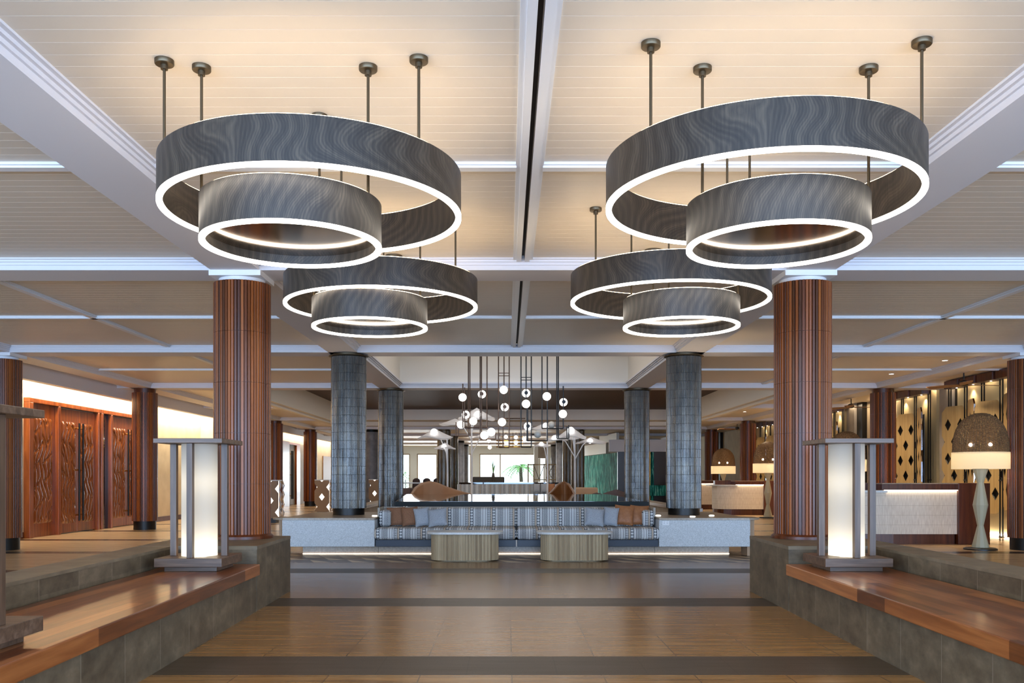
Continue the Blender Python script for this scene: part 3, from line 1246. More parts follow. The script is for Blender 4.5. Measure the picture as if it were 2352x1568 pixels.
def platform(label, xa, xb, end, spots, outlet=False):
    """xa is next to the sofa, xb the outer end"""
    t = thing('stone_platform', label, 'platform', (0, 0, 0), 0, 'stone platforms beside the sofa')
    x0, x1 = min(xa, xb), max(xa, xb)
    MB().box(x0, x1, PY0, PY1, .16, .605).obj('terrazzo_body', M['terrazzo'], t, bevel=.006, label='pale grey terrazzo body')
    s = -1 if xb < xa else 1
    poly = [(xa, PY0 - .01), (xb - s * .02, PY0 - .01)]
    cxr, r = xb + s * .06, .22
    for i in range(9):
        a = -PI / 2 + PI * i / 8
        poly.append((xb + s * (-.02 + .24 * math.cos(a)), PY0 + .3 + .31 * math.sin(a)))
    poly += [(xb + s * .0, PY0 + .62), (xb, PY1), (xa, PY1)]
    MB().prism(poly, .605, .64).obj('stone_top', M['stone_top'], t, bevel=.006, label='tan stone top with a rounded end')
    MB().box(xb - s * .02 + (0 if s > 0 else -.1), xb + s * .0 + (.1 if s > 0 else .02), PY0 + .12, PY0 + .5, .0, .605).obj('end_pedestal', M['tan_fabric'], t)
    MB().box(x0 + (.25 if s < 0 else 0), x1 - (.25 if s > 0 else 0), PY0 + .42, PY1 - .2, 0, .16).obj('plinth', M['stone_top'], t)
    MB().box(x0 + (.25 if s < 0 else 0), x1 - (.25 if s > 0 else 0), PY0 + .405, PY0 + .418, .004, .015).obj('light_strip', M['glow_foot'], t, label='warm light strip at the foot')
    for px, py in spots:
        MB().lathe([(.045, .64), (.045, .652), (.035, .656)], 20, (px, py, 0)).obj('uplight', M['glow_spot'], t, smooth=40)
        light('uplight_beam', 'SPOT', (px, py, .67), 38, WARM, (PI, 0, 0), spot_size=1.1, spot_blend=.8, shadow_soft_size=.03)
    if outlet:
        ox, oz = xat(1529, PY0), zat(1201, PY0)
        pl = MB().box(ox - .058, ox + .058, PY0 - .008, PY0 - .0005, oz - .036, oz + .036).obj('power_outlet', M['plate'], t, bevel=.002, label='white double power outlet')
        sk = MB()
        for dx in (-.025, .025):
            for ddx in (-.006, .006):
                sk.box(ox + dx + ddx - .0015, ox + dx + ddx + .0015, PY0 - .0095, PY0 - .008, oz - .01, oz + .002)
            sk.box(ox + dx - .003, ox + dx + .003, PY0 - .0095, PY0 - .008, oz + .014, oz + .022)
        sk.obj('socket', M['black'], pl)
    return t


platform('pale grey stone platform left of the patterned sofa', -2.215, -3.76, -1, ((-2.32, 15.35),))
platform('pale grey stone platform right of the patterned sofa', 2.535, 4.06, 1, ((2.66, 15.45), (3.18, 15.05), (3.6, 15.45)), True)

so = thing('banquette_sofa', 'long black and white patterned banquette sofa with navy base', 'sofa', (0, 0, 0))
SX0, SX1, SM = -2.21, 2.53, .155


def cushion(mb, x0, x1, y0, y1, z0, z1, r=.05):
    """box with soft rounded edges"""
    n = 5
    prof = []
    for i in range(n + 1):
        a = -PI / 2 + PI / 2 * i / n
        prof.append((r * math.cos(a) - r, z0 + r + r * math.sin(a)))
    for i in range(n + 1):
        a = PI / 2 * i / n
        prof.append((r * math.cos(a) - r, z1 - r + r * math.sin(a)))
    loops = []
    for d, z in prof:
        d = -d
        loops.append([(x0 + d, y0 + d, z), (x1 - d, y0 + d, z), (x1 - d, y1 - d, z), (x0 + d, y1 - d, z)])
    vs = [p for l in loops for p in l]
    k = len(loops)
    fs = [(0, 3, 2, 1), (4 * k - 4, 4 * k - 3, 4 * k - 2, 4 * k - 1)]
    for j in range(k - 1):
        for i in range(4):
            fs.append((j * 4 + i, j * 4 + (i + 1) % 4, (j + 1) * 4 + (i + 1) % 4, (j + 1) * 4 + i))
    return mb.add(vs, fs)


for a, b in ((SX0, SM - .004), (SM + .004, SX1)):
    cushion(MB(), a, b, PY0 - .05, PY0 + .72, .275, .478, .07).obj('seat_cushion', M['fabric'], so, smooth=60)
    cushion(MB(), a + .1 * (a < 0), b - .1 * (b > 2), PY0 + .58, PY0 + .84, .46, .79, .045).obj('back_cushion', M['fabric'], so, smooth=60)
    MB().box(a + .01, b - .005, PY0 + .01, PY0 + .75, .16, .275).obj('base', M['navy'], so, bevel=.004, label='navy leather base panel')
MB().box(SM - .012, SM + .012, PY0 + .004, PY0 + .02, .162, .273).obj('base_joint', M['stone_top'], so)
for xa, xb in ((SX0 + .03, SX0 + .22), (SX1 - .22, SX1 - .03)):
    cushion(MB(), xa, xb, PY0 + .3, PY0 + .66, .475, .76, .06).obj('end_bolster', M['fabric'], so, smooth=60)
for xa, xb in ((SX0 - .0, SX0 + .035), (SX1 - .035, SX1)):
    MB().box(xa, xb, PY0 + .32, PY0 + .86, .65, .80).obj('end_panel', M['panel_grey'], so)
MB().box(SX0, SX1, PY0 + .84, PY0 + .90, .16, .80).obj('back_panel', M['panel_grey'], so)
MB().box(SX0, SX1, PY0 + .42, PY0 + .75, 0, .16).obj('plinth', M['stone_top'], so)
MB().box(SX0, SX1, PY0 + .405, PY0 + .418, .004, .015).obj('light_strip', M['glow_foot'], so, label='warm light strip along the floor')


def pillow(label, u, v_bot, w, h, mat, Y, lean=-.32, yaw=0., roll=0., group='scatter pillows on the patterned sofa', thick=.07):
    mb = MB()
    for s in (-1, 1):
        def fn(a, b):
            p, q = a * 2 - 1, b * 2 - 1
            e = (max(0, 1 - abs(p) ** 3) * max(0, 1 - abs(q) ** 3)) ** .5
            pin = 1 - .07 * (1 - abs(p) ** 2) * abs(q) ** 4
            pin2 = 1 - .07 * (1 - abs(q) ** 2) * abs(p) ** 4
            wr = .004 * math.sin(p * 7 + q * 3 + w * 31) * e
            return (p * w / 2 * pin2, s * (thick * e + wr), h / 2 + q * h / 2 * pin)
        mb.grid(fn, 16, 16)
    c = at(u, v_bot, Y)
    o = mb.obj('pillow', mat, None, smooth=60)
    o.location = (c.x, c.y, c.z)
    o.rotation_euler = (lean, roll, yaw)
    tag(o, label, 'pillow', group)
    return o


pillow('brown pillow at the far left end of the patterned sofa', 910, 1207, .33, .335, M['pillow_brown'], 15.07, roll=-.05)
pillow('brown pillow second from the left, against a grey one', 944, 1207, .29, .335, M['pillow_brown'], 14.98, yaw=.15, roll=-.08)
pillow('grey pillow between a brown and a grey pillow, left half of sofa', 973, 1208, .27, .33, M['pillow_grey'], 14.90, yaw=.2, roll=-.12)
pillow('grey pillow leaning flat, rightmost of the four on the left', 1006, 1208, .33, .32, M['pillow_grey'], 14.80, yaw=-.1, roll=-.13, lean=-.40)
pillow('grey pillow leaning flat, leftmost of the four on the right', 1365, 1207, .33, .32, M['pillow_grey'], 14.80, yaw=.1, roll=.13, lean=-.40)
pillow('grey pillow between a grey and a rust pillow, right half of sofa', 1400, 1207, .26, .33, M['pillow_grey'], 14.90, yaw=-.2, roll=.1)
pillow('rust pillow second from the right end of the sofa', 1432, 1206, .33, .36, M['pillow_rust'], 14.99, yaw=-.1, roll=.07)
pillow('rust pillow at the far right end of the patterned sofa', 1469, 1206, .33, .36, M['pillow_rust'], 15.07, roll=.05)


# black reflecting stone counter behind the sofa
ct = thing('reflecting_counter', 'long glossy black stone counter behind the patterned sofa', 'counter', (0, 0, 0))
cpoly = [(-2.0, 15.62), (2.52, 15.62), (2.62, 22.6), (-2.62, 22.6)]
MB().prism(cpoly, .80, .885).obj('stone_edge', M['dark_stone'], ct)
MB().prism([(-1.97, 15.66), (2.49, 15.66), (2.58, 22.56), (-2.58, 22.56)], .885, .89).obj('gloss_top', M['gloss_black'], ct, label='mirror polished black top')
MB().prism([(-1.8, 15.8), (2.3, 15.8), (2.4, 22.4), (-2.4, 22.4)], 0, .80).obj('body', M['dark_stone'], ct)

# low walls running back from the columns
for xx, lab in ((-3.85, 'low tan stone wall running back behind the left tiled columns'), (4.35, 'low tan stone wall running back behind the right tiled columns')):
    t = thing('low_wall', lab, 'low wall', (xx, 0, 0), 0, 'low stone walls of the lounge')
    MB().box(-.16, .16, 20.5, 31, 0, .52).obj('body', M['panel_grey'], t)
    MB().box(-.2, .2, 20.4, 31.1, .52, .60).obj('coping', M['stone_top'], t, bevel=.005)


# coffee tables
def coffee_table(label, x, y):
    t = thing('coffee_table', label, 'coffee table', (x, y, 0), 0, 'fluted coffee tables')

    def stadium(hx, hy, r, n=8):
        pts = []
        for cx, cy, a0 in ((hx - r, hy - r, 0), (-hx + r, hy - r, PI / 2), (-hx + r, -hy + r, PI), (hx - r, -hy + r, 3 * PI / 2)):
            for i in range(n + 1):
                a = a0 + PI / 2 * i / n
                pts.append((cx + r * math.cos(a), cy + r * math.sin(a)))
        return pts
    MB().prism(stadium(.605, .33, .26), .425, .462).obj('table_top', M['table_top'], t, bevel=.006, label='pale stone top with rounded corners')
    fb = MB()
    core = stadium(.525, .26, .2, 10)
    fb.prism(core, .018, .425)
    L = []
    for i in range(len(core)):
        a, b = Vector((*core[i], 0)), Vector((*core[(i + 1) % len(core)], 0))
        L.append((a, b, (b - a).length))
    tot = sum(q[2] for q in L)
    n = 132
    acc, k, d = 0, 0, 0
    for i in range(n):
        s = tot * i / n
        while acc + L[k][2] < s:
            acc += L[k][2]
            k += 1
        a, b, l = L[k]
        p = a + (b - a) * ((s - acc) / l)
        r = .0088
        fb.lathe([(r, .019), (r, .424)], 8, (p.x, p.y, 0))
    fb.obj('fluted_base', M['flutes'], t, smooth=40, label='base of vertical ash wood flutes')
    MB().prism(stadium(.50, .235, .18), 0, .018).obj('metal_plinth', M['bronze'], t)
    return t


coffee_table('fluted coffee table in front of the left half of the sofa', -.672, 13.97)
coffee_table('fluted coffee table in front of the right half of the sofa', 1.066, 13.97)


# ================================================================== LATTICE BOXES ON THE LEFT
def lattice_panel(mb, W, rows, hc, dw, dh, z0, chamfer=0.0, top=.0, M_=None, first='B'):
    """panel in the x,z plane with staggered diamond openings"""
    def P(x, z):
        return (x - W / 2, 0, z)

    def cell(x0, x1, za, zb):
        xm, zm = (x0 + x1) / 2, (za + zb) / 2
        D = [(xm - dw, zm), (xm, zb - (zb - za) / 2 + dh), (xm + dw, zm), (xm, zm - dh)]
        C4 = [(x0, zb), (x1, zb), (x1, za), (x0, za)]
        E = [(xm, zb), (x1, zm), (xm, za), (x0, zm)]
        L, T, R, B = D
        for poly in ([C4[0], E[0], T, L, E[3]], [C4[1], E[1], R, T, E[0]], [C4[2], E[2], B, R, E[1]], [C4[3], E[3], L, B, E[2]]):
            mb.add([P(*q) for q in poly], [tuple(range(5))], 0, M_)

    def half(x0, x1, za, zb, left):
        zm = (za + zb) / 2
        if left:
            poly = [(x0, za), (x1, za), (x1, zb), (x0, zb), (x0, zm + dh), (x0 + dw, zm), (x0, zm - dh)]
        else:
            poly = [(x1, zb), (x0, zb), (x0, za), (x1, za), (x1, zm - dh), (x1 - dw, zm), (x1, zm + dh)]
        mb.add([P(*q) for q in poly], [tuple(range(7))], 0, M_)
    z = z0
    for r in range(rows):
        if (r % 2 == 0) == (first == 'A'):
            cell(0, W / 2, z, z + hc)
            cell(W / 2, W, z, z + hc)
        else:
            half(0, W / 4, z, z + hc, True)
            cell(W / 4, 3 * W / 4, z, z + hc)
            half(3 * W / 4, W, z, z + hc, False)
        z += hc
    if top:
        mb.add([P(0, z), P(W, z), P(W, z + top - chamfer), P(W - chamfer, z + top), P(chamfer, z + top), P(0, z + top - chamfer)], [tuple(range(6))], 0, M_)
        mb.add([P(chamfer, z0 - top), P(W - chamfer, z0 - top), P(W, z0 - top + chamfer), P(W, z0), P(0, z0), P(0, z0 - top + chamfer)], [tuple(range(6))], 0, M_)
    return mb


def solid(o, th, rim=False):
    m = o.modifiers.new('thick', 'SOLIDIFY')
    m.thickness = th
    m.offset = 0
    if rim:
        m.material_offset_rim = 1
    return o


def lattice_box(label, x, y, w=.46):
    t = thing('lattice_box', label, 'cabinet', (x, y, 0), 0, 'lattice fronted boxes on the left')
    def face():
        mb = MB()
        z, hc, dw, dh = .14, .34, .10, .13

        def P(x, zz):
            return (x - w / 2, 0, zz)
        for r in range(3):
            zm = z + hc / 2
            if r % 2 == 0:
                mb.add([P(*q) for q in ((0, z), (w / 2, z), (w / 2, z + hc), (0, z + hc), (0, zm + dh), (dw, zm), (0, zm - dh))], [tuple(range(7))])
                mb.add([P(*q) for q in ((w, z + hc), (w / 2, z + hc), (w / 2, z), (w, z), (w, zm - dh), (w - dw, zm), (w, zm + dh))], [tuple(range(7))])
            else:
                c = w / 2
                mb.add([P(*q) for q in ((0, z), (c, z), (c, zm - dh), (c - dw, zm), (c, zm + dh), (c, z + hc), (0, z + hc))], [tuple(range(7))])
                mb.add([P(*q) for q in ((w, z), (w, z + hc), (c, z + hc), (c, zm + dh), (c + dw, zm), (c, zm - dh), (c, z))], [tuple(range(7))])
            z += hc
        mb.add([P(*q) for q in ((0, z), (w, z), (w, z + .06), (w / 2 + .06, z + .06), (w / 2, z - .0 + .005), (w / 2 - .06, z + .06), (0, z + .06))], [tuple(range(7))])
        return mb
    for nm, yy in (('lattice_front', -.2), ('lattice_back', .2)):
        o = face().obj(nm, [M['lattice_brown'], M['mauve_fabric']], t)
        o.location = (0, yy, 0)
        solid(o, .05, True)
    MB().box(-w / 2, w / 2, -.22, .22, 1.22, 1.25).obj('top', M['table_top'], t, bevel=.004)
    MB().box(-w / 2 + .04, w / 2 - .04, -.05, .05, .14, 1.22).obj('lit_panel', emit('lit_panel', (1, .95, .86), 1.3), t, label='glowing white panel behind the diamonds')
    MB().box(-w / 2 + .08, w / 2 - .08, -.19, .19, 0, .14).obj('foot', M['black'], t)
    for s, wv in ((1, 0), (-1, 1)):
        zz = MB()
        pts = [(w / 2 + .03 + (.03 if i % 2 else -.015), .14 + i * .135) for i in range(9)]
        prof = pts + [(a + .03, b) for a, b in pts[::-1]]
        zz.prism(prof, -.02, .02, 0, Matrix.Rotation(PI / 2, 4, 'X') @ Matrix.Translation((0, 0, s * .18)))
        zz.obj('zigzag_edge', M['chrome'], t)
    return t


lattice_box('lattice box with diamond openings right beside the big left column', xat(625, 25.6), 25.6)
lattice_box('lattice box with diamond openings left of the near left tiled column', xat(742, 30.5), 30.5, .50)
lattice_box('farthest lattice box, between the two left tiled columns', xat(862, 37.5), 37.5, .5)


# ================================================================== RECEPTION DESKS
def reception_desk(label, x, y, sc=1.0):
    """x,y: front left corner of the straight front panel"""
    t = thing('reception_desk', label, 'reception desk', (x, y, 0), 0, 'reception desks on the right')
    W = 1.95 * sc
    b = MB()
    # curved woven front: quarter turn at the left, then straight
    pts = [(-.62, .95), (-.66, .55), (-.60, .28), (-.42, .10), (-.15, .02), (.2, 0), (W, .0)]
    inn = [(W, .1), (.2, .1), (-.12, .12), (-.35, .18), (-.50, .32), (-.56, .56), (-.52, .95)]
    b.prism(pts + inn, .20, 1.066)
    b.obj('woven_front', M['white_tile'], t, smooth=30, label='cream woven front panel curved at the left')
    k = MB()
    k.prism([(p[0] * .97 + .01, p[1] + .03) for p in pts] + inn, 0, .20)
    k.obj('plinth', M['dark_wood'], t)
    MB().box(-.05, W + .03, -.04, .62, 1.07, 1.19).obj('upper_counter', M['dark_wood'], t, bevel=.006)
    MB().box(-.05, W + .03, -.045, .62, 1.19, 1.205).obj('counter_top', M['stone_top'], t)
    MB().box(.0, W, -.032, -.012, 1.062, 1.0695).obj('light_strip', M['glow_strip'], t, label='warm light strip under the counter')
    MB().prism([(-.86, .90), (-.82, .42), (-.60, .14), (-.2, -.04), (.05, -.06), (.05, .6), (-.5, .95)], 1.02, 1.06).obj('lower_counter', M['table_top'], t, bevel=.004, label='pale lower counter over the curved end')
    MB().box(W, W + .62, -.06, .75, .0, 1.205).obj('end_panel', M['dark_wood'], t, bevel=.006, label='dark timber end block')
    MB().box(-.62, -.05, .5, .75, 1.06, 1.21).obj('back_counter', M['dark_wood'], t)
    return t


reception_desk('largest reception desk, right behind the bench lantern', xat(2030, 17.3), 17.3, .74)
reception_desk('middle reception desk, left of the big right column', xat(1690, 31.0), 31.0, .5)
reception_desk('farthest reception desk, beside the right near tiled column', xat(1600, 36.5), 36.5, .56)


# ================================================================== WICKER FLOOR LAMPS
def wicker_mesh():
    mb = MB()
    R, HH = .452, .715
    prof = [(1.0, 0), (1.0, .12), (.985, .26), (.95, .42), (.88, .58), (.76, .73), (.58, .86), (.36, .95), (.14, .995)]

    def rad(f):
        for i in range(len(prof) - 1):
            z0, z1 = prof[i][1], prof[i + 1][1]
            if f <= z1:
                k = (f - z0) / (z1 - z0)
                return prof[i][0] + (prof[i + 1][0] - prof[i][0]) * k
        return .1
    nr = 54
    for i in range(nr):
        a = 2 * PI * i / nr
        pts = []
        for j in range(13):
            f = j / 12 * .985
            rr = R * rad(f) + .004 * (1 if (i + j) % 2 else -1)
            pts.append((rr * math.cos(a), rr * math.sin(a), f * HH))
        mb.tube(pts, .0105, 4)
    zc = 0.0
    k = 0
    while zc < .96 * HH:
        rr = R * rad(zc / HH)
        m = 72
        pts = [((rr + .006 * (1 if (i + k) % 2 else -1)) * math.cos(2 * PI * i / m), (rr + .006 * (1 if (i + k) % 2 else -1)) * math.sin(2 * PI * i / m), zc + .003 * math.sin(i * 1.7 + k)) for i in range(m)]
        mb.tube(pts, .0085, 4, closed=True)
        zc += .0235
        k += 1
    return mb.mesh('wicker_dome', M['wicker'])


WM_ = wicker_mesh()


def wicker_lamp(label, x, y):
    t = thing('wicker_floor_lamp', label, 'floor lamp', (x, y, 0), 0, 'tall wicker domed floor lamps')
    MB().lathe([(.28, 0), (.28, .025), (.25, .04), (.1, .045)], 40).obj('base_plate', M['black'], t, smooth=40)
    s = MB()
    for r0, z0, r1, z1 in ((.145, .045, .053, .44), (.053, .44, .128, .815), (.128, .815, .056, 1.225), (.056, 1.225, .13, 1.475)):
        s.lathe([(r0, z0), (r1, z1)], 12)
    s.obj('turned_stem', M['lamp_base'], t, label='cream faceted stem of stacked cones')
    MB().lathe([(.478, 1.47), (.478, 1.775)], 64, cap=False).obj('drum_shade', M['shade'], t, smooth=40, label='cream linen drum shade')
    o = bpy.data.objects.new('wicker_dome', WM_)
    COL.objects.link(o)
    o.parent = t
    o.location = (0, 0, 1.775)
    o['label'] = 'brown woven wicker dome'
    MB().tube([(0, 0, 1.47), (0, 0, 1.95)], .012, 8).obj('bulb_stem', M['brass'], t)
    dv_ = Vector((-x, -y, 0)).normalized()
    for bx in (-.155, .155):
        bp = dv_ * .425 + Vector((-dv_.y, dv_.x, 0)) * bx
        MB().sphere((bp.x, bp.y, 1.90), .030, 14, 10).obj('bulb', M['glow_spot'], t, smooth=60)
    light('lamp_bulb', 'POINT', (x, y - .0, 1.62), 6.5, (1, .86, .62), shadow_soft_size=.08)
    light('dome_bulb', 'POINT', (x, y - .0, 2.05), 9, (1, .74, .42), shadow_soft_size=.06)
    return t


wicker_lamp('nearest wicker domed floor lamp, right of the largest reception desk', 8.63, 16.0)
wicker_lamp('wicker domed floor lamp hidden behind the right bench lantern', 8.62, 22.3)
wicker_lamp('wicker domed floor lamp half hidden by the big right column', 8.50, 28.6)
wicker_lamp('farthest wicker domed floor lamp, next to the right tiled column', 8.62, 35.0)


# ================================================================== LATTICE SCREENS ALONG THE RECEPTION WALL
def screen(label, yc, L):
    """folded screen of pale panels with diamond openings between black posts, along the wall at x = 10.8"""
    t = thing('lattice_screen', label, 'screen', (10.8, yc, 0), 0, 'lattice screens behind the reception desks')
    n = max(3, round(L / .74))
    w = L / n
    MB().box(.26, .40, -L / 2, L / 2, .0, ZC).obj('cream_backing', M['cream_slat'], t)
    MB().box(.20, .24, -L / 2 + .05, L / 2 - .05, .02, .06).obj('floor_light', M['glow_strip'], t, label='warm light strip along the floor behind')
    for i in range(n):
        y0 = -L / 2 + (i + .5) * w
        ang = .30 if i % 2 else -.30
        Mx = Matrix.Translation((.0, y0, 0)) @ Matrix.Rotation(PI / 2 + ang, 4, 'Z')
        mb = lattice_panel(MB(), w * 1.02, 5, .41, .095, .148, .80 - (.05 if i % 2 else -.05), .14, .24, Mx, 'A' if i % 2 else 'B')
        o = mb.obj('lattice_panel', [M['lattice'], M['chrome']], t)
        solid(o, .035, True)
        MB().box(-w * .5, w * .5, -.065, -.05, .70, 2.95, 0, Mx).obj('dark_board', M['black'], t)  # black sheet added so the diamond openings read dark
    for i in range(n + 1):
        y0 = -L / 2 + i * w
        ph = MB()
        for dy in (-.055, .055):
            ph.box(.06, .085, y0 + dy - .0125, y0 + dy + .0125, .0, ZC - .12)
        ph.box(.05, .10, y0 - .07, y0 + .07, 1.24, 1.27)
        ph.box(.05, .10, y0 - .07, y0 + .07, 0, .02)
        ph.obj('post', M['black'], t)
    for i in range(n):
        y0 = -L / 2 + (i + .5) * w
        cb = MB().prism([(-.10, y0 - w * .42), (.12, y0 - w * .5), (.25, y0), (.12, y0 + w * .5), (-.10, y0 + w * .42)], ZC - .20, ZC - .02).obj('top_box', M['dark_wood'], t)
        MB().lathe([(.02, ZC - .205), (.02, ZC - .2)], 12, (.05, y0, 0)).obj('downlight', M['glow_spot'], cb)
    for i in range(2):
        y0 = (i - .5) * L / 2
        light('screen_spot', 'SPOT', (11.0 - .02, yc + y0, ZC - .25), 14, WARM, (0, -.05, 0), spot_size=2.0, spot_blend=.9, shadow_soft_size=.03)
    return t


screen('nearest lattice screen, behind the nearest wicker lamp', 20.05, 3.0)
screen('lattice screen over the left end of the largest reception desk', 23.75, 2.3)
screen('lattice screen just above the right bench lantern', 29.9, 3.0)
screen('farthest lattice screen, beside the big right column', 36.6, 3.6)


# ================================================================== CEILING FANS
def fan(label, x, y, rz):
    t = thing('ceiling_fan', label, 'ceiling fan', (x, y, ZC), rz, 'three bladed timber ceiling fans')
    MB().box(-.085, .085, -.085, .085, -.05, 0).obj('canopy', M['black'], t)
    MB().tube([(0, 0, -.05), (0, 0, -.24)], .014, 8).obj('rod', M['black'], t)
    MB().lathe([(.03, -.36), (.085, -.34), (.09, -.26), (.05, -.235)], 24).obj('motor', M['black'], t, smooth=40)
    for k in range(3):
        Mx = Matrix.Rotation(2 * PI * k / 3, 4, 'Z')
        bl = MB()

        def fn(u, v):
            r = .08 + u * .72
            wd = (.05 + .075 * math.sin(min(1, u * 1.25 + .1) * PI * .62)) * (1 if u < .93 else 1 - (u - .93) * 5)
            return Mx @ Vector((r, (v - .5) * 2 * wd, -.335 + (v - .5) * .03))
        bl.grid(fn, 16, 4)
        o = bl.obj('blade', M['blade_wood'], t, smooth=40)
        solid(o, .012)
    return t


fan('nearest timber ceiling fan, in front of the nearest lattice screen', 10.02, 19.25, .12)
fan('timber ceiling fan seen just right of the big right column', 9.92, 25.3, 2.15)
fan('farthest timber ceiling fan, seen left of the big right column', 9.62, 36.7, 1.05)


# ================================================================== RECESSED DOWNLIGHTS
def downlight(label, x, y, power=60, z=ZC, group='recessed ceiling downlights', beam=True):
    t = thing('downlight', label, 'downlight', (x, y, z), 0, group)
    MB().ring(.062, .05, -.008, .0, 28).obj('trim_ring', M['trim'], t, smooth=40)
    MB().lathe([(.049, -.004), (.049, -.001)], 28).obj('lens', M['glow_spot'], t)
    if beam:
        spot((x, y, z - .02), power)


downlight('downlight nearest, over the front of the largest reception desk', 8.83, 17.7, 230)
downlight('downlight second nearest, above the largest reception desk', 8.76, 20.0, 230)
downlight('downlight at the right edge of the big right column', 8.72, 23.6, 230)
downlight('downlight left of the big right column, nearest of that row', 8.53, 29.3, 230)
downlight('downlight in the row left of the big right column, second', 8.50, 31.4, 230)
downlight('downlight in the row left of the big right column, third', 8.50, 34.6, 230)
downlight('farthest downlight, touching the right tiled column', 8.47, 36.7, 230)


# ================================================================== GLOBE PENDANTS OVER THE SEATING
def gp(cx, cy, Y, dz=0):
    return at(1000 + cx / 6.533, 810 + cy / 6.533, Y)


def globe_pendant(label, Y, bars, globes, discs, mat, greys=(), ties=()):
    t = thing('globe_pendant', label, 'pendant light', (0, 0, 0), 0, 'globe pendants over the seating')
    for pts in bars:
        P3 = []
        for cx, cy in pts:
            p = gp(cx, max(cy, 0), Y)
            if cy < 0:
                p.z = 5.3
            P3.append(p)
        mb = MB()
        for a, b in zip(P3[:-1], P3[1:]):
            d = (b - a).normalized() * .0
            for dy in (-.02, .02):
                mb.tube([a + Vector((0, dy, 0)), b + Vector((0, dy, 0))], .0115, 6)
        mb.obj('bar', mat, t)
    for (x0, cy, x1) in ties:
        for k in (0, 40):
            MB().tube([gp(x0, cy + k, Y), gp(x1, cy + k, Y)], .008, 6).obj('tie', mat, t)
    for cx, cy in globes:
        p = gp(cx, cy, Y)
        g = MB().sphere(p + Vector((0, -.06, 0)), .083, 24, 14).obj('globe', M['globe'], t, smooth=80, label='glowing white globe')
        MB().lathe([(.02, 0), (.02, .05)], 12, M=Matrix.Translation(p + Vector((0, -.01, 0))) @ Matrix.Rotation(PI / 2, 4, 'X')).obj('fitting', mat, g)
    for cx, cy in discs:
        p = gp(cx, cy, Y)
        g = MB().sphere(p + Vector((0, .06, 0)), .083, 24, 14).obj('globe', M['globe'], t, smooth=80, label='glowing globe behind a dark cap')
        MB().lathe([(.04, 0), (.04, .03)], 20, M=Matrix.Translation(p + Vector((0, -.025, 0))) @ Matrix.Rotation(PI / 2, 4, 'X')).obj('cap', mat, g)
    for cx, cy in greys:
        p = gp(cx, cy, Y)
        MB().sphere(p, .075, 24, 14).obj('globe', M['unlit_globe'], t, smooth=80, label='unlit milky globe')
    return t


CU, BK = M['copper'], M['black']
globe_pendant('copper globe pendant farthest left, with a globe on a raised arm', 18.4, [[(775, -1), (775, 1125), (440, 1125), (440, 520)], [(412, 1125), (412, 465)]], [(410, 672)], [(455, 925)], CU)
globe_pendant('copper globe pendant with the lowest left loop', 18.8, [[(495, -1), (495, 1250), (310, 1250), (310, 1040)], [(518, -1), (518, 1250)], [(345, 1250), (345, 1060)]], [(385, 1080), (570, 1028)], [], CU)
globe_pendant('copper globe pendant whose foot runs right to a globe', 18.0, [[(672, -1), (672, 1293), (905, 1293), (905, 1190)], [(692, -1), (692, 1293)]], [(840, 1190), (735, 1240)], [(697, 617)], CU)
globe_pendant('copper globe pendant with a ladder and three stacked globes', 18.2, [[(947, -1), (947, 1420), (1108, 1420), (1108, -1)], [(1030, -1), (1030, 985), (1350, 985)], [(1015, 1050), (1015, 1420)]], [(1025, 560), (1000, 1042)], [(1040, 812)], CU, ties=((947, 305, 1108),))
globe_pendant('black globe pendant with a ladder, middle of the cluster', 17.8, [[(1285, -1), (1285, 1415), (1440, 1415), (1440, -1)], [(1362, -1), (1362, 700)], [(1385, 800), (1385, 1320)]], [(1360, 770)], [(1362, 602), (1390, 1100)], BK, ties=((1285, 368, 1440),))
globe_pendant('black globe pendant with a wide loop and two right globes', 18.0, [[(1600, -1), (1600, 1135), (1918, 1135), (1918, 500)]], [(1910, 920)], [(1925, 737)], BK)
globe_pendant('black globe pendant with a single high globe and a milky one', 17.6, [[(1680, -1), (1680, 1320), (1375, 1320), (1375, 830)], [(1440, 1222), (1500, 1222)]], [(1670, 658)], [], BK, [(1535, 1222)])
globe_pendant('black globe pendant farthest right, with a narrow low loop', 18.5, [[(1822, -1), (1822, 1285), (2002, 1285), (2002, 1085)], [(1845, -1), (1845, 1285)], [(1975, 1285), (1975, 1105)]], [], [], BK, [(1740, 1080)])


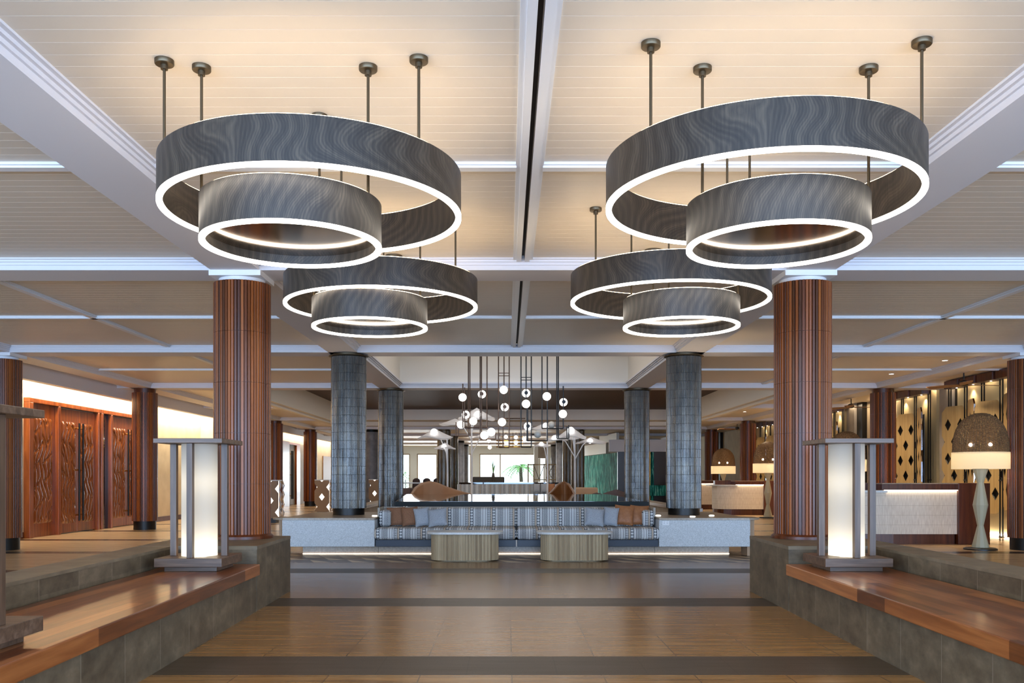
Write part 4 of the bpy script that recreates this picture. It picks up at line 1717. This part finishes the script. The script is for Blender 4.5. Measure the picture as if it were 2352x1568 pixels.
# ================================================================== CANOPY LAMPS AROUND THE LOUNGE
def canopy_lamp(label, u, Y, heads):
    """white pole with branching mesh canopies, each over a globe; heads: (u, v_rim, half width px, height px, globe u, globe v, globe px radius)"""
    x = xat(u, Y)
    t = thing('canopy_lamp', label, 'lamp', (x, Y, 0), 0, 'white mesh canopy lamps')
    k = Y / F
    ztop = max(zat(h[1], Y) for h in heads)
    MB().lathe([(.16, 0), (.16, .03), (.05, .04)], 24).obj('base', M['plate'], t)
    MB().tube([(0, 0, .03), (.01, 0, ztop * .5), (0, 0, ztop)], .034, 10, r2=.022).obj('pole', M['plate'], t, smooth=60)
    for (hu, hv, hw, hh, gu, gv, gr) in heads:
        cx0, z0, w, hgt = xat(hu, Y) - x, zat(hv, Y), hw * k, hh * k
        mb = MB()
        m = 32

        def fn(a, b):
            th = 2 * PI * a
            r = b
            wave = .12 * math.cos(3 * th + hu) * r * r
            return (cx0 + w * r * math.cos(th), .7 * w * r * math.sin(th), z0 + hgt * (1 - r ** 1.0) + hgt * wave)
        mb.grid(fn, m, 8)
        c = mb.obj('mesh_canopy', M['mesh_canopy'], t, smooth=80, label='white mesh canopy')
        rim = [(cx0 + w * math.cos(2 * PI * i / m), .7 * w * math.sin(2 * PI * i / m), z0 + hgt * .12 * math.cos(3 * 2 * PI * i / m + hu)) for i in range(m)]
        MB().tube(rim, .012, 6, closed=True).obj('rim', M['plate'], c)
        MB().tube([(0, 0, z0 - .5), (cx0 * .5, 0, z0 - .05), (cx0, 0, z0 + hgt * .8)], .016, 8).obj('branch', M['plate'], t, smooth=60)
        MB().sphere((xat(gu, Y) - x, -.45 * w, zat(gv, Y)), gr * k, 20, 12).obj('globe', M['globe'], t, smooth=80, label='glowing white globe')
    return t


canopy_lamp('white canopy lamp on the left, with a large and a small canopy', 1027, 26.0, [(999, 1006, 41, 22, 998.5, 993, 8), (1022, 1030, 24, 14, 1020.5, 1025, 5)])
canopy_lamp('white canopy lamp with the highest canopies, left of the globe cluster', 1083, 27.5, [(1095, 962, 42, 26, 1098, 953, 8), (1045, 975, 36, 14, 1059, 975, 7), (1118, 1006, 36, 16, 1112, 1000, 7)])
canopy_lamp('white canopy lamp with the lowest canopy, right of the far window', 1257, 27.5, [(1244, 1025, 20, 10, 1243, 1020, 5), (1254, 985, 32, 16, 1252, 978, 6)])
canopy_lamp('white canopy lamp on the right, in front of the brown tiled columns', 1320, 26.0, [(1312, 1005, 34, 26, 1310, 989, 8), (1358, 1017, 35, 14, 1354, 1013, 6), (1278, 1010, 26, 13, 1273, 1006, 6)])


# ================================================================== LOUNGE FURNITURE
def shell(label, name, Y, mat, prof, depth, th=.06):
    """tall curved shell seat: prof lists (u, v) of the upper edge seen from the front, floor level rim"""
    x0 = xat((prof[0][0] + prof[-1][0]) / 2, Y)
    t = thing(name, label, 'lounge chair', (x0, Y, 0), 0, 'curved shell lounge seats')
    n = 40

    def edge(s):
        f = s * (len(prof) - 1)
        i = min(int(f), len(prof) - 2)
        k = f - i
        k2 = k * k * (3 - 2 * k) * .3 + k * .7
        return xat(prof[i][0] + (prof[i + 1][0] - prof[i][0]) * k2, Y) - x0, zat(prof[i][1] + (prof[i + 1][1] - prof[i][1]) * k2, Y)

    def fn(a, b):
        ex, ez = edge(a)
        arch = math.sin(PI * a)
        z = .32 + (ez - .32) * b
        y = -depth * (1 - arch) * .5 + depth * .5 * arch * (b ** .7) * .8
        return (ex, y, max(.3, z))
    o = MB().grid(fn, n, 12).obj('shell_back', mat, t, smooth=80)
    solid(o, th)
    W = abs(edge(1)[0] - edge(0)[0])
    MB().lathe([(.46, .22), (.5, .28), (.5, .38), (.44, .42)], 40, M=Matrix.Diagonal((W * .92, depth * .9, 1, 1))).obj('seat', mat, t, smooth=50)
    MB().lathe([(.36, 0), (.4, .22)], 40, M=Matrix.Diagonal((W * .9, depth * .85, 1, 1))).obj('base', M['black'], t, smooth=50)
    return t


shell('long tan leather shell lounge sloping down to the right', 'shell_lounge', 24.6, M['leather'], [(950, 1133), (956, 1118), (967, 1108), (982, 1105), (1000, 1108), (1025, 1117), (1055, 1126), (1082, 1132)], 1.3)
shell('glossy copper leather shell chair, right of the middle', 'shell_lounge', 24.6, M['leather_copper'], [(1256, 1135), (1270, 1124), (1284, 1110), (1298, 1105), (1308, 1110), (1314, 1122), (1317, 1135)], 1.0)

s2 = thing('far_banquette', 'far banquette with pale striped back under a dark counter', 'sofa', (0, 34, 0))
MB().box(xat(1050, 34), xat(1282, 34), 0, .15, .3, 1.06).obj('back', M['fabric'], s2)
MB().box(xat(1050, 34), xat(1282, 34), -.6, 0, .3, .62).obj('seat', M['fabric'], s2)
MB().box(xat(1052, 34), xat(1280, 34), -.5, .1, 0, .3).obj('base', M['navy'], s2)
c2 = thing('far_counter', 'dark counter with a glossy top behind the far banquette', 'counter', (0, 34.16, 0))
MB().box(xat(1054, 34), xat(1284, 34), 0, 3.2, 1.07, 1.13).obj('gloss_top', M['gloss_black'], c2)
MB().box(xat(1058, 34), xat(1280, 34), .05, 3.0, 0, 1.07).obj('body', M['dark_stone'], c2)
for u, mt, lb in ((1233, 'pillow_grey', 'grey pillow on the far banquette, left of three'), (1250, 'pillow_grey', 'grey pillow on the far banquette, middle of three'), (1267, 'pillow_rust', 'rust pillow on the far banquette, right of three')):
    pillow(lb, u, 1130.5, .26, .36, M[mt], 33.78, group='scatter pillows on the far banquette')


def tub_chair(label, x, y, mat, rz=0, w=.72, h=.82):
    t = thing('tub_chair', label, 'armchair', (x, y, 0), rz, 'armchairs of the lounge')

    def fn(a, b):
        th = PI * (.05 + .9 * a)
        top = h - .14 * abs(a - .5) * 2
        return (w / 2 * math.cos(th), -w * .42 * math.sin(th) + .1, .28 + (top - .28) * b)
    solid(MB().grid(fn, 20, 4).obj('back', mat, t, smooth=60), .07)
    MB().lathe([(w * .42, .26), (w * .45, .30), (w * .45, .40), (w * .40, .44)], 28).obj('seat', mat, t, smooth=50)
    for sx in (-1, 1):
        for sy in (-1, 1):
            MB().tube([(sx * w * .26, sy * w * .26, .28), (sx * w * .34, sy * w * .34, 0)], .018, 8).obj('leg', M['black'], t)
    return t


tub_chair('brown velvet armchair, left of two in front of the teal glass', xat(1369, 27), 27, M['mauve_fabric'], 0, .72, .86)
tub_chair('brown velvet armchair, right of two in front of the teal glass', xat(1411, 27.6), 27.6, M['mauve_fabric'], .2, .66, .95)
sf = thing('lounge_sofa', 'tan sofa in front of the teal glass wall', 'sofa', (xat(1346, 31), 31, 0))
cushion(MB(), -.40, .42, 0, .2, .35, .97, .06).obj('back', M['tan_fabric'], sf, smooth=60)
cushion(MB(), -.40, .42, -.6, 0, .3, .5, .06).obj('seat', M['tan_fabric'], sf, smooth=60)
MB().box(-.36, .38, -.55, .1, .0, .3).obj('base', M['black'], sf)
gs = thing('grey_sofa', 'grey sofa back against the middle far window', 'sofa', (xat(1122, 44), 44, 0))
cushion(MB(), -.8, .8, 0, .25, .4, 1.36, .06).obj('back', M['grey_fabric'], gs, smooth=60)
cushion(MB(), -.8, .8, .2, .9, .35, .6, .06).obj('seat', M['grey_fabric'], gs, smooth=60)
MB().box(-.75, .75, .05, .8, 0, .36).obj('base', M['black'], gs)


def dining_chair(label, u, Y, mat, rz=PI):
    t = thing('dining_chair', label, 'chair', (xat(u, Y), Y, 0), rz, 'dining chairs by the left windows')

    def fn(a, b):
        p = a * 2 - 1
        return (.25 * p * (1 - .12 * b * b), .20 + .08 * (1 - p * p) + .06 * b, .47 + .42 * b * (1 - .15 * abs(p) ** 3))
    solid(MB().grid(fn, 10, 6).obj('backrest', mat, t, smooth=60), .035)
    cushion(MB(), -.24, .24, -.24, .24, .42, .49, .03).obj('seat', mat, t, smooth=60)
    for sx in (-1, 1):
        for sy in (-1, 1):
            MB().tube([(sx * .19, sy * .19, .43), (sx * .23, sy * .23, 0)], .016, 8).obj('leg', M['blade_wood'], t)
    return t


lt = thing('long_table', 'long white topped table in front of the left far windows', 'table', (xat(950, 40), 40, 0))
MB().box(-1.1, 1.05, -.45, .45, 1.05, 1.10).obj('table_top', M['table_top'], lt)
for sx in (-1, 1):
    MB().box(sx * .85 - .05, sx * .85 + .05, -.3, .3, 0, 1.05).obj('leg', M['blade_wood'], lt)
for u, yd, lb in ((931, 36.2, 'brown dining chair at the left end of the long table'), (943, 37.2, 'brown dining chair second from the left at the long table'), (955, 38.2, 'brown dining chair near the tan shell lounge')):
    dining_chair(lb, u, yd, M['mauve_fabric'])
for u, lb in ((955, 'dark chair behind the long table, left one'), (979, 'dark chair behind the long table, middle one'), (1003, 'dark chair behind the long table, beside the brown column')):
    ch = dining_chair(lb, u, 43.5, M['mauve_fabric'], 0)
    ch.scale = (.8, 1.0, 1.45)

# vase with a spiky plant on the far counter, palm outside the window
vp = thing('vase_plant', 'spiky plant in a slim brown vase on the far counter', 'plant', (xat(1133, 35), 35.0, 1.1305))
MB().lathe([(.055, 0), (.075, .12), (.045, .34), (.03, .38)], 20).obj('vase', M['trunk'], vp, smooth=60)
for i in range(11):
    a = 2 * PI * i / 11
    r = .05 + .12 * random.random()
    MB().tube([(0, 0, .34), (r * .35 * math.cos(a), r * .35 * math.sin(a), .6), (r * math.cos(a), r * math.sin(a), .78 + .25 * random.random())], .014, 5, r2=.002).obj('leaf', M['leaf'], vp)
pt = thing('palm_tree', 'green palm tree standing outside the middle far window', 'palm tree', (xat(1196, 71), 71, -.02))
MB().tube([(0, 0, 0), (.05, 0, 1.0), (-.02, 0, 2.2)], .17, 10, r2=.13).obj('trunk', M['trunk'], pt, smooth=60)
for i in range(16):
    a = 2 * PI * i / 16 + .2
    ln = 1.15 + .5 * random.random()
    rise = .25 + .9 * random.random()
    fr_ = MB()
    N_ = 9
    sp = [Vector((ln * k / N_ * math.cos(a), ln * k / N_ * math.sin(a), 2.15 + rise * (k / N_) - 1.0 * (k / N_) ** 2)) for k in range(N_ + 1)]
    fr_.tube(sp, .02, 4, r2=.006)
    side = Vector((-math.sin(a), math.cos(a), 0))
    for k in range(2, N_ + 1):
        for s in (-1, 1):
            d = side * s * .36 * (1 - .5 * k / N_) + (sp[k] - sp[k - 1]).normalized() * .34 + Vector((0, 0, -.08))
            p = sp[k]
            w = (sp[k] - sp[k - 1]).normalized() * .085
            fr_.add([p - w, p + w, p + d], [(0, 1, 2)])
    fr_.obj('frond', M['leaf'], pt)
for (u, Y, nm, lb) in ((931, 69.0, 'garden_shrub', 'leafy green shrub outside the leftmost far window'), (858, 69.0, 'garden_shrub', 'leafy green shrub outside, seen between the left tiled columns'), (1108, 70, 'garden_shrub', 'small yellowish shrub outside the middle far window')):
    gb = thing(nm, lb, 'shrub', (xat(u, Y), Y, -.02), 0, 'shrubs outside the far windows')
    lv = MB()
    for i in range(260):
        hh = .2 + 1.7 * random.random() * (.5 if u == 1108 else 1)
        rr = .42 * math.sin(min(1, hh / 1.9) * PI * .8 + .3) * random.random() ** .5
        a = random.random() * 2 * PI
        c = Vector((rr * math.cos(a), rr * math.sin(a), hh))
        d1_ = Vector((random.uniform(-1, 1), random.uniform(-1, 1), random.uniform(-.4, 1))).normalized() * .13
        d2_ = Vector((random.uniform(-1, 1), random.uniform(-1, 1), random.uniform(-.4, 1))).normalized() * .045
        lv.add([c - d2_, c + d1_ * .5, c + d2_, c + d1_], [(0, 1, 3, 2)])
    lv.obj('foliage', M['leaf'], gb)
    MB().tube([(0, 0, 0), (0, 0, 1.2)], .03, 6).obj('stem', M['trunk'], gb)

# teal glass wall and the volumes over it on the far right
tg = thing('teal_glass_wall', 'teal streaked glass wall beyond the right tiled columns', 'glass wall', (0, 0, 0))
A, B = Vector((xat(1422, 45), 45, 0)), Vector((xat(1336, 54), 54, 0))


def wall_between(mb, a, b, z0, z1, th=.1):
    d = (b - a).normalized()
    nrm = Vector((d.y, -d.x, 0)) * th
    return mb.prism([(a.x, a.y), (b.x, b.y), ((b + nrm).x, (b + nrm).y), ((a + nrm).x, (a + nrm).y)], z0, z1)


wall_between(MB(), A, B, 0, 2.60, -.1).obj('glass', M['teal_glass'], tg)
for k in (.0, .22, .9, 1.0):
    p = A + (B - A) * k
    MB().box(p.x - .05, p.x + .05, p.y - .05, p.y + .05, 0, 2.62).obj('mullion', M['dark_stone'], tg)
wall_between(MB(), A + (B - A) * .25, B, 2.62, 3.22, -.14).obj('fascia', M['white_panel'], tg, label='white streaked fascia over the glass')
wall_between(MB(), A, A + (B - A) * .42, 3.2, 3.62, -.14).obj('upper_fascia', M['white_panel'], tg)
sh = thing('shop_front', 'dark shop front with teal glass between the right tiled columns', 'shop front', (0, 0, 0))
ys_ = 42.0
MB().box(xat(1401, ys_), xat(1560, ys_), ys_ + .3, ys_ + .6, 2.57, 3.15).obj('fascia', M['soffit'], sh)
MB().box(xat(1422, ys_), xat(1560, ys_), ys_ + .5, ys_ + .7, 0, 2.57).obj('back_panel', simple('dark_shop', C(40, 28, 22), .3), sh)
MB().box(xat(1496, ys_), xat(1504, ys_), ys_ + .3, ys_ + .35, 0, 2.55).obj('glass_strip', M['teal_glass'], sh)
MB().box(xat(1494, ys_), xat(1540, ys_), ys_ + .1, ys_ + .45, .45, .95).obj('display_case', M['teal_glass'], sh)
MB().box(xat(1494, ys_), xat(1496, ys_), ys_ + .28, ys_ + .36, 0, 2.57).obj('mullion', M['brass'], sh)

# open timber divider on the right of the far window
dv = thing('open_divider', 'slender open timber divider with crossed struts right of the far window', 'divider', (0, 0, 0))
Yd = 46.0
for u in (1213, 1226, 1250, 1260, 1276):
    MB().box(xat(u, Yd) - .03, xat(u, Yd) + .03, Yd - .05, Yd + .05, 0, zat(1065, Yd)).obj('post', M['lattice'], dv)
MB().box(xat(1213, Yd), xat(1276, Yd), Yd - .05, Yd + .05, zat(1068, Yd), zat(1065.5, Yd)).obj('top_rail', M['lattice'], dv)
MB().box(xat(1226, Yd), xat(1276, Yd), Yd - .2, Yd + .2, zat(1102, Yd), zat(1100, Yd)).obj('shelf', M['lattice'], dv)
for a, b in (((1226, 1068), (1238, 1100)), ((1250, 1068), (1238, 1100)), ((1252, 1070), (1268, 1098)), ((1270, 1070), (1254, 1098))):
    MB().tube([at(a[0], a[1], Yd), at(b[0], b[1], Yd)], .016, 6).obj('strut', M['bronze'], dv)
pv = struct(MB().box(xat(1227, 60), xat(1236, 60), 60, 60.6, 0, ZC).obj('trim_9', M['white_panel']), 'white pillar right of the far window')
pw = struct(MB().box(xat(1236, 60), xat(1258, 60), 60, 60.6, zat(1052, 60), zat(1024, 60)).obj('trim_10', M['panel_grey']), 'grey box over the far divider')

# brass bar chandelier with small globes far behind
bc = thing('bar_chandelier', 'brass bar chandelier with small globes far behind the globe cluster', 'pendant light', (0, 0, 0))
Yc = 46.0
for v in (992, 1003, 1012, 1019, 1026):
    MB().tube([at(1140, v, Yc), at(1201, v, Yc)], .03, 8).obj('bar', M['brass'], bc)
for u in (1148, 1155, 1162, 1170, 1178, 1185, 1193):
    p = at(u, 1026, Yc)
    MB().tube([p, Vector((p.x, p.y, ZC))], .012, 6).obj('rod', M['black'], bc)
for u, v in ((1162, 1003), (1163, 1018), (1185, 1016), (1185, 1004), (1204, 1008), (1123, 1012), (1125, 1027)):
    p = at(u, v, Yc - .2)
    MB().sphere(p, .10, 16, 10).obj('globe', M['globe'], bc, smooth=80)
    if u in (1123, 1125, 1204):
        MB().tube([p + Vector((0, 0, .05)), Vector((p.x, p.y, ZC))], .01, 6).obj('rod', M['black'], bc)
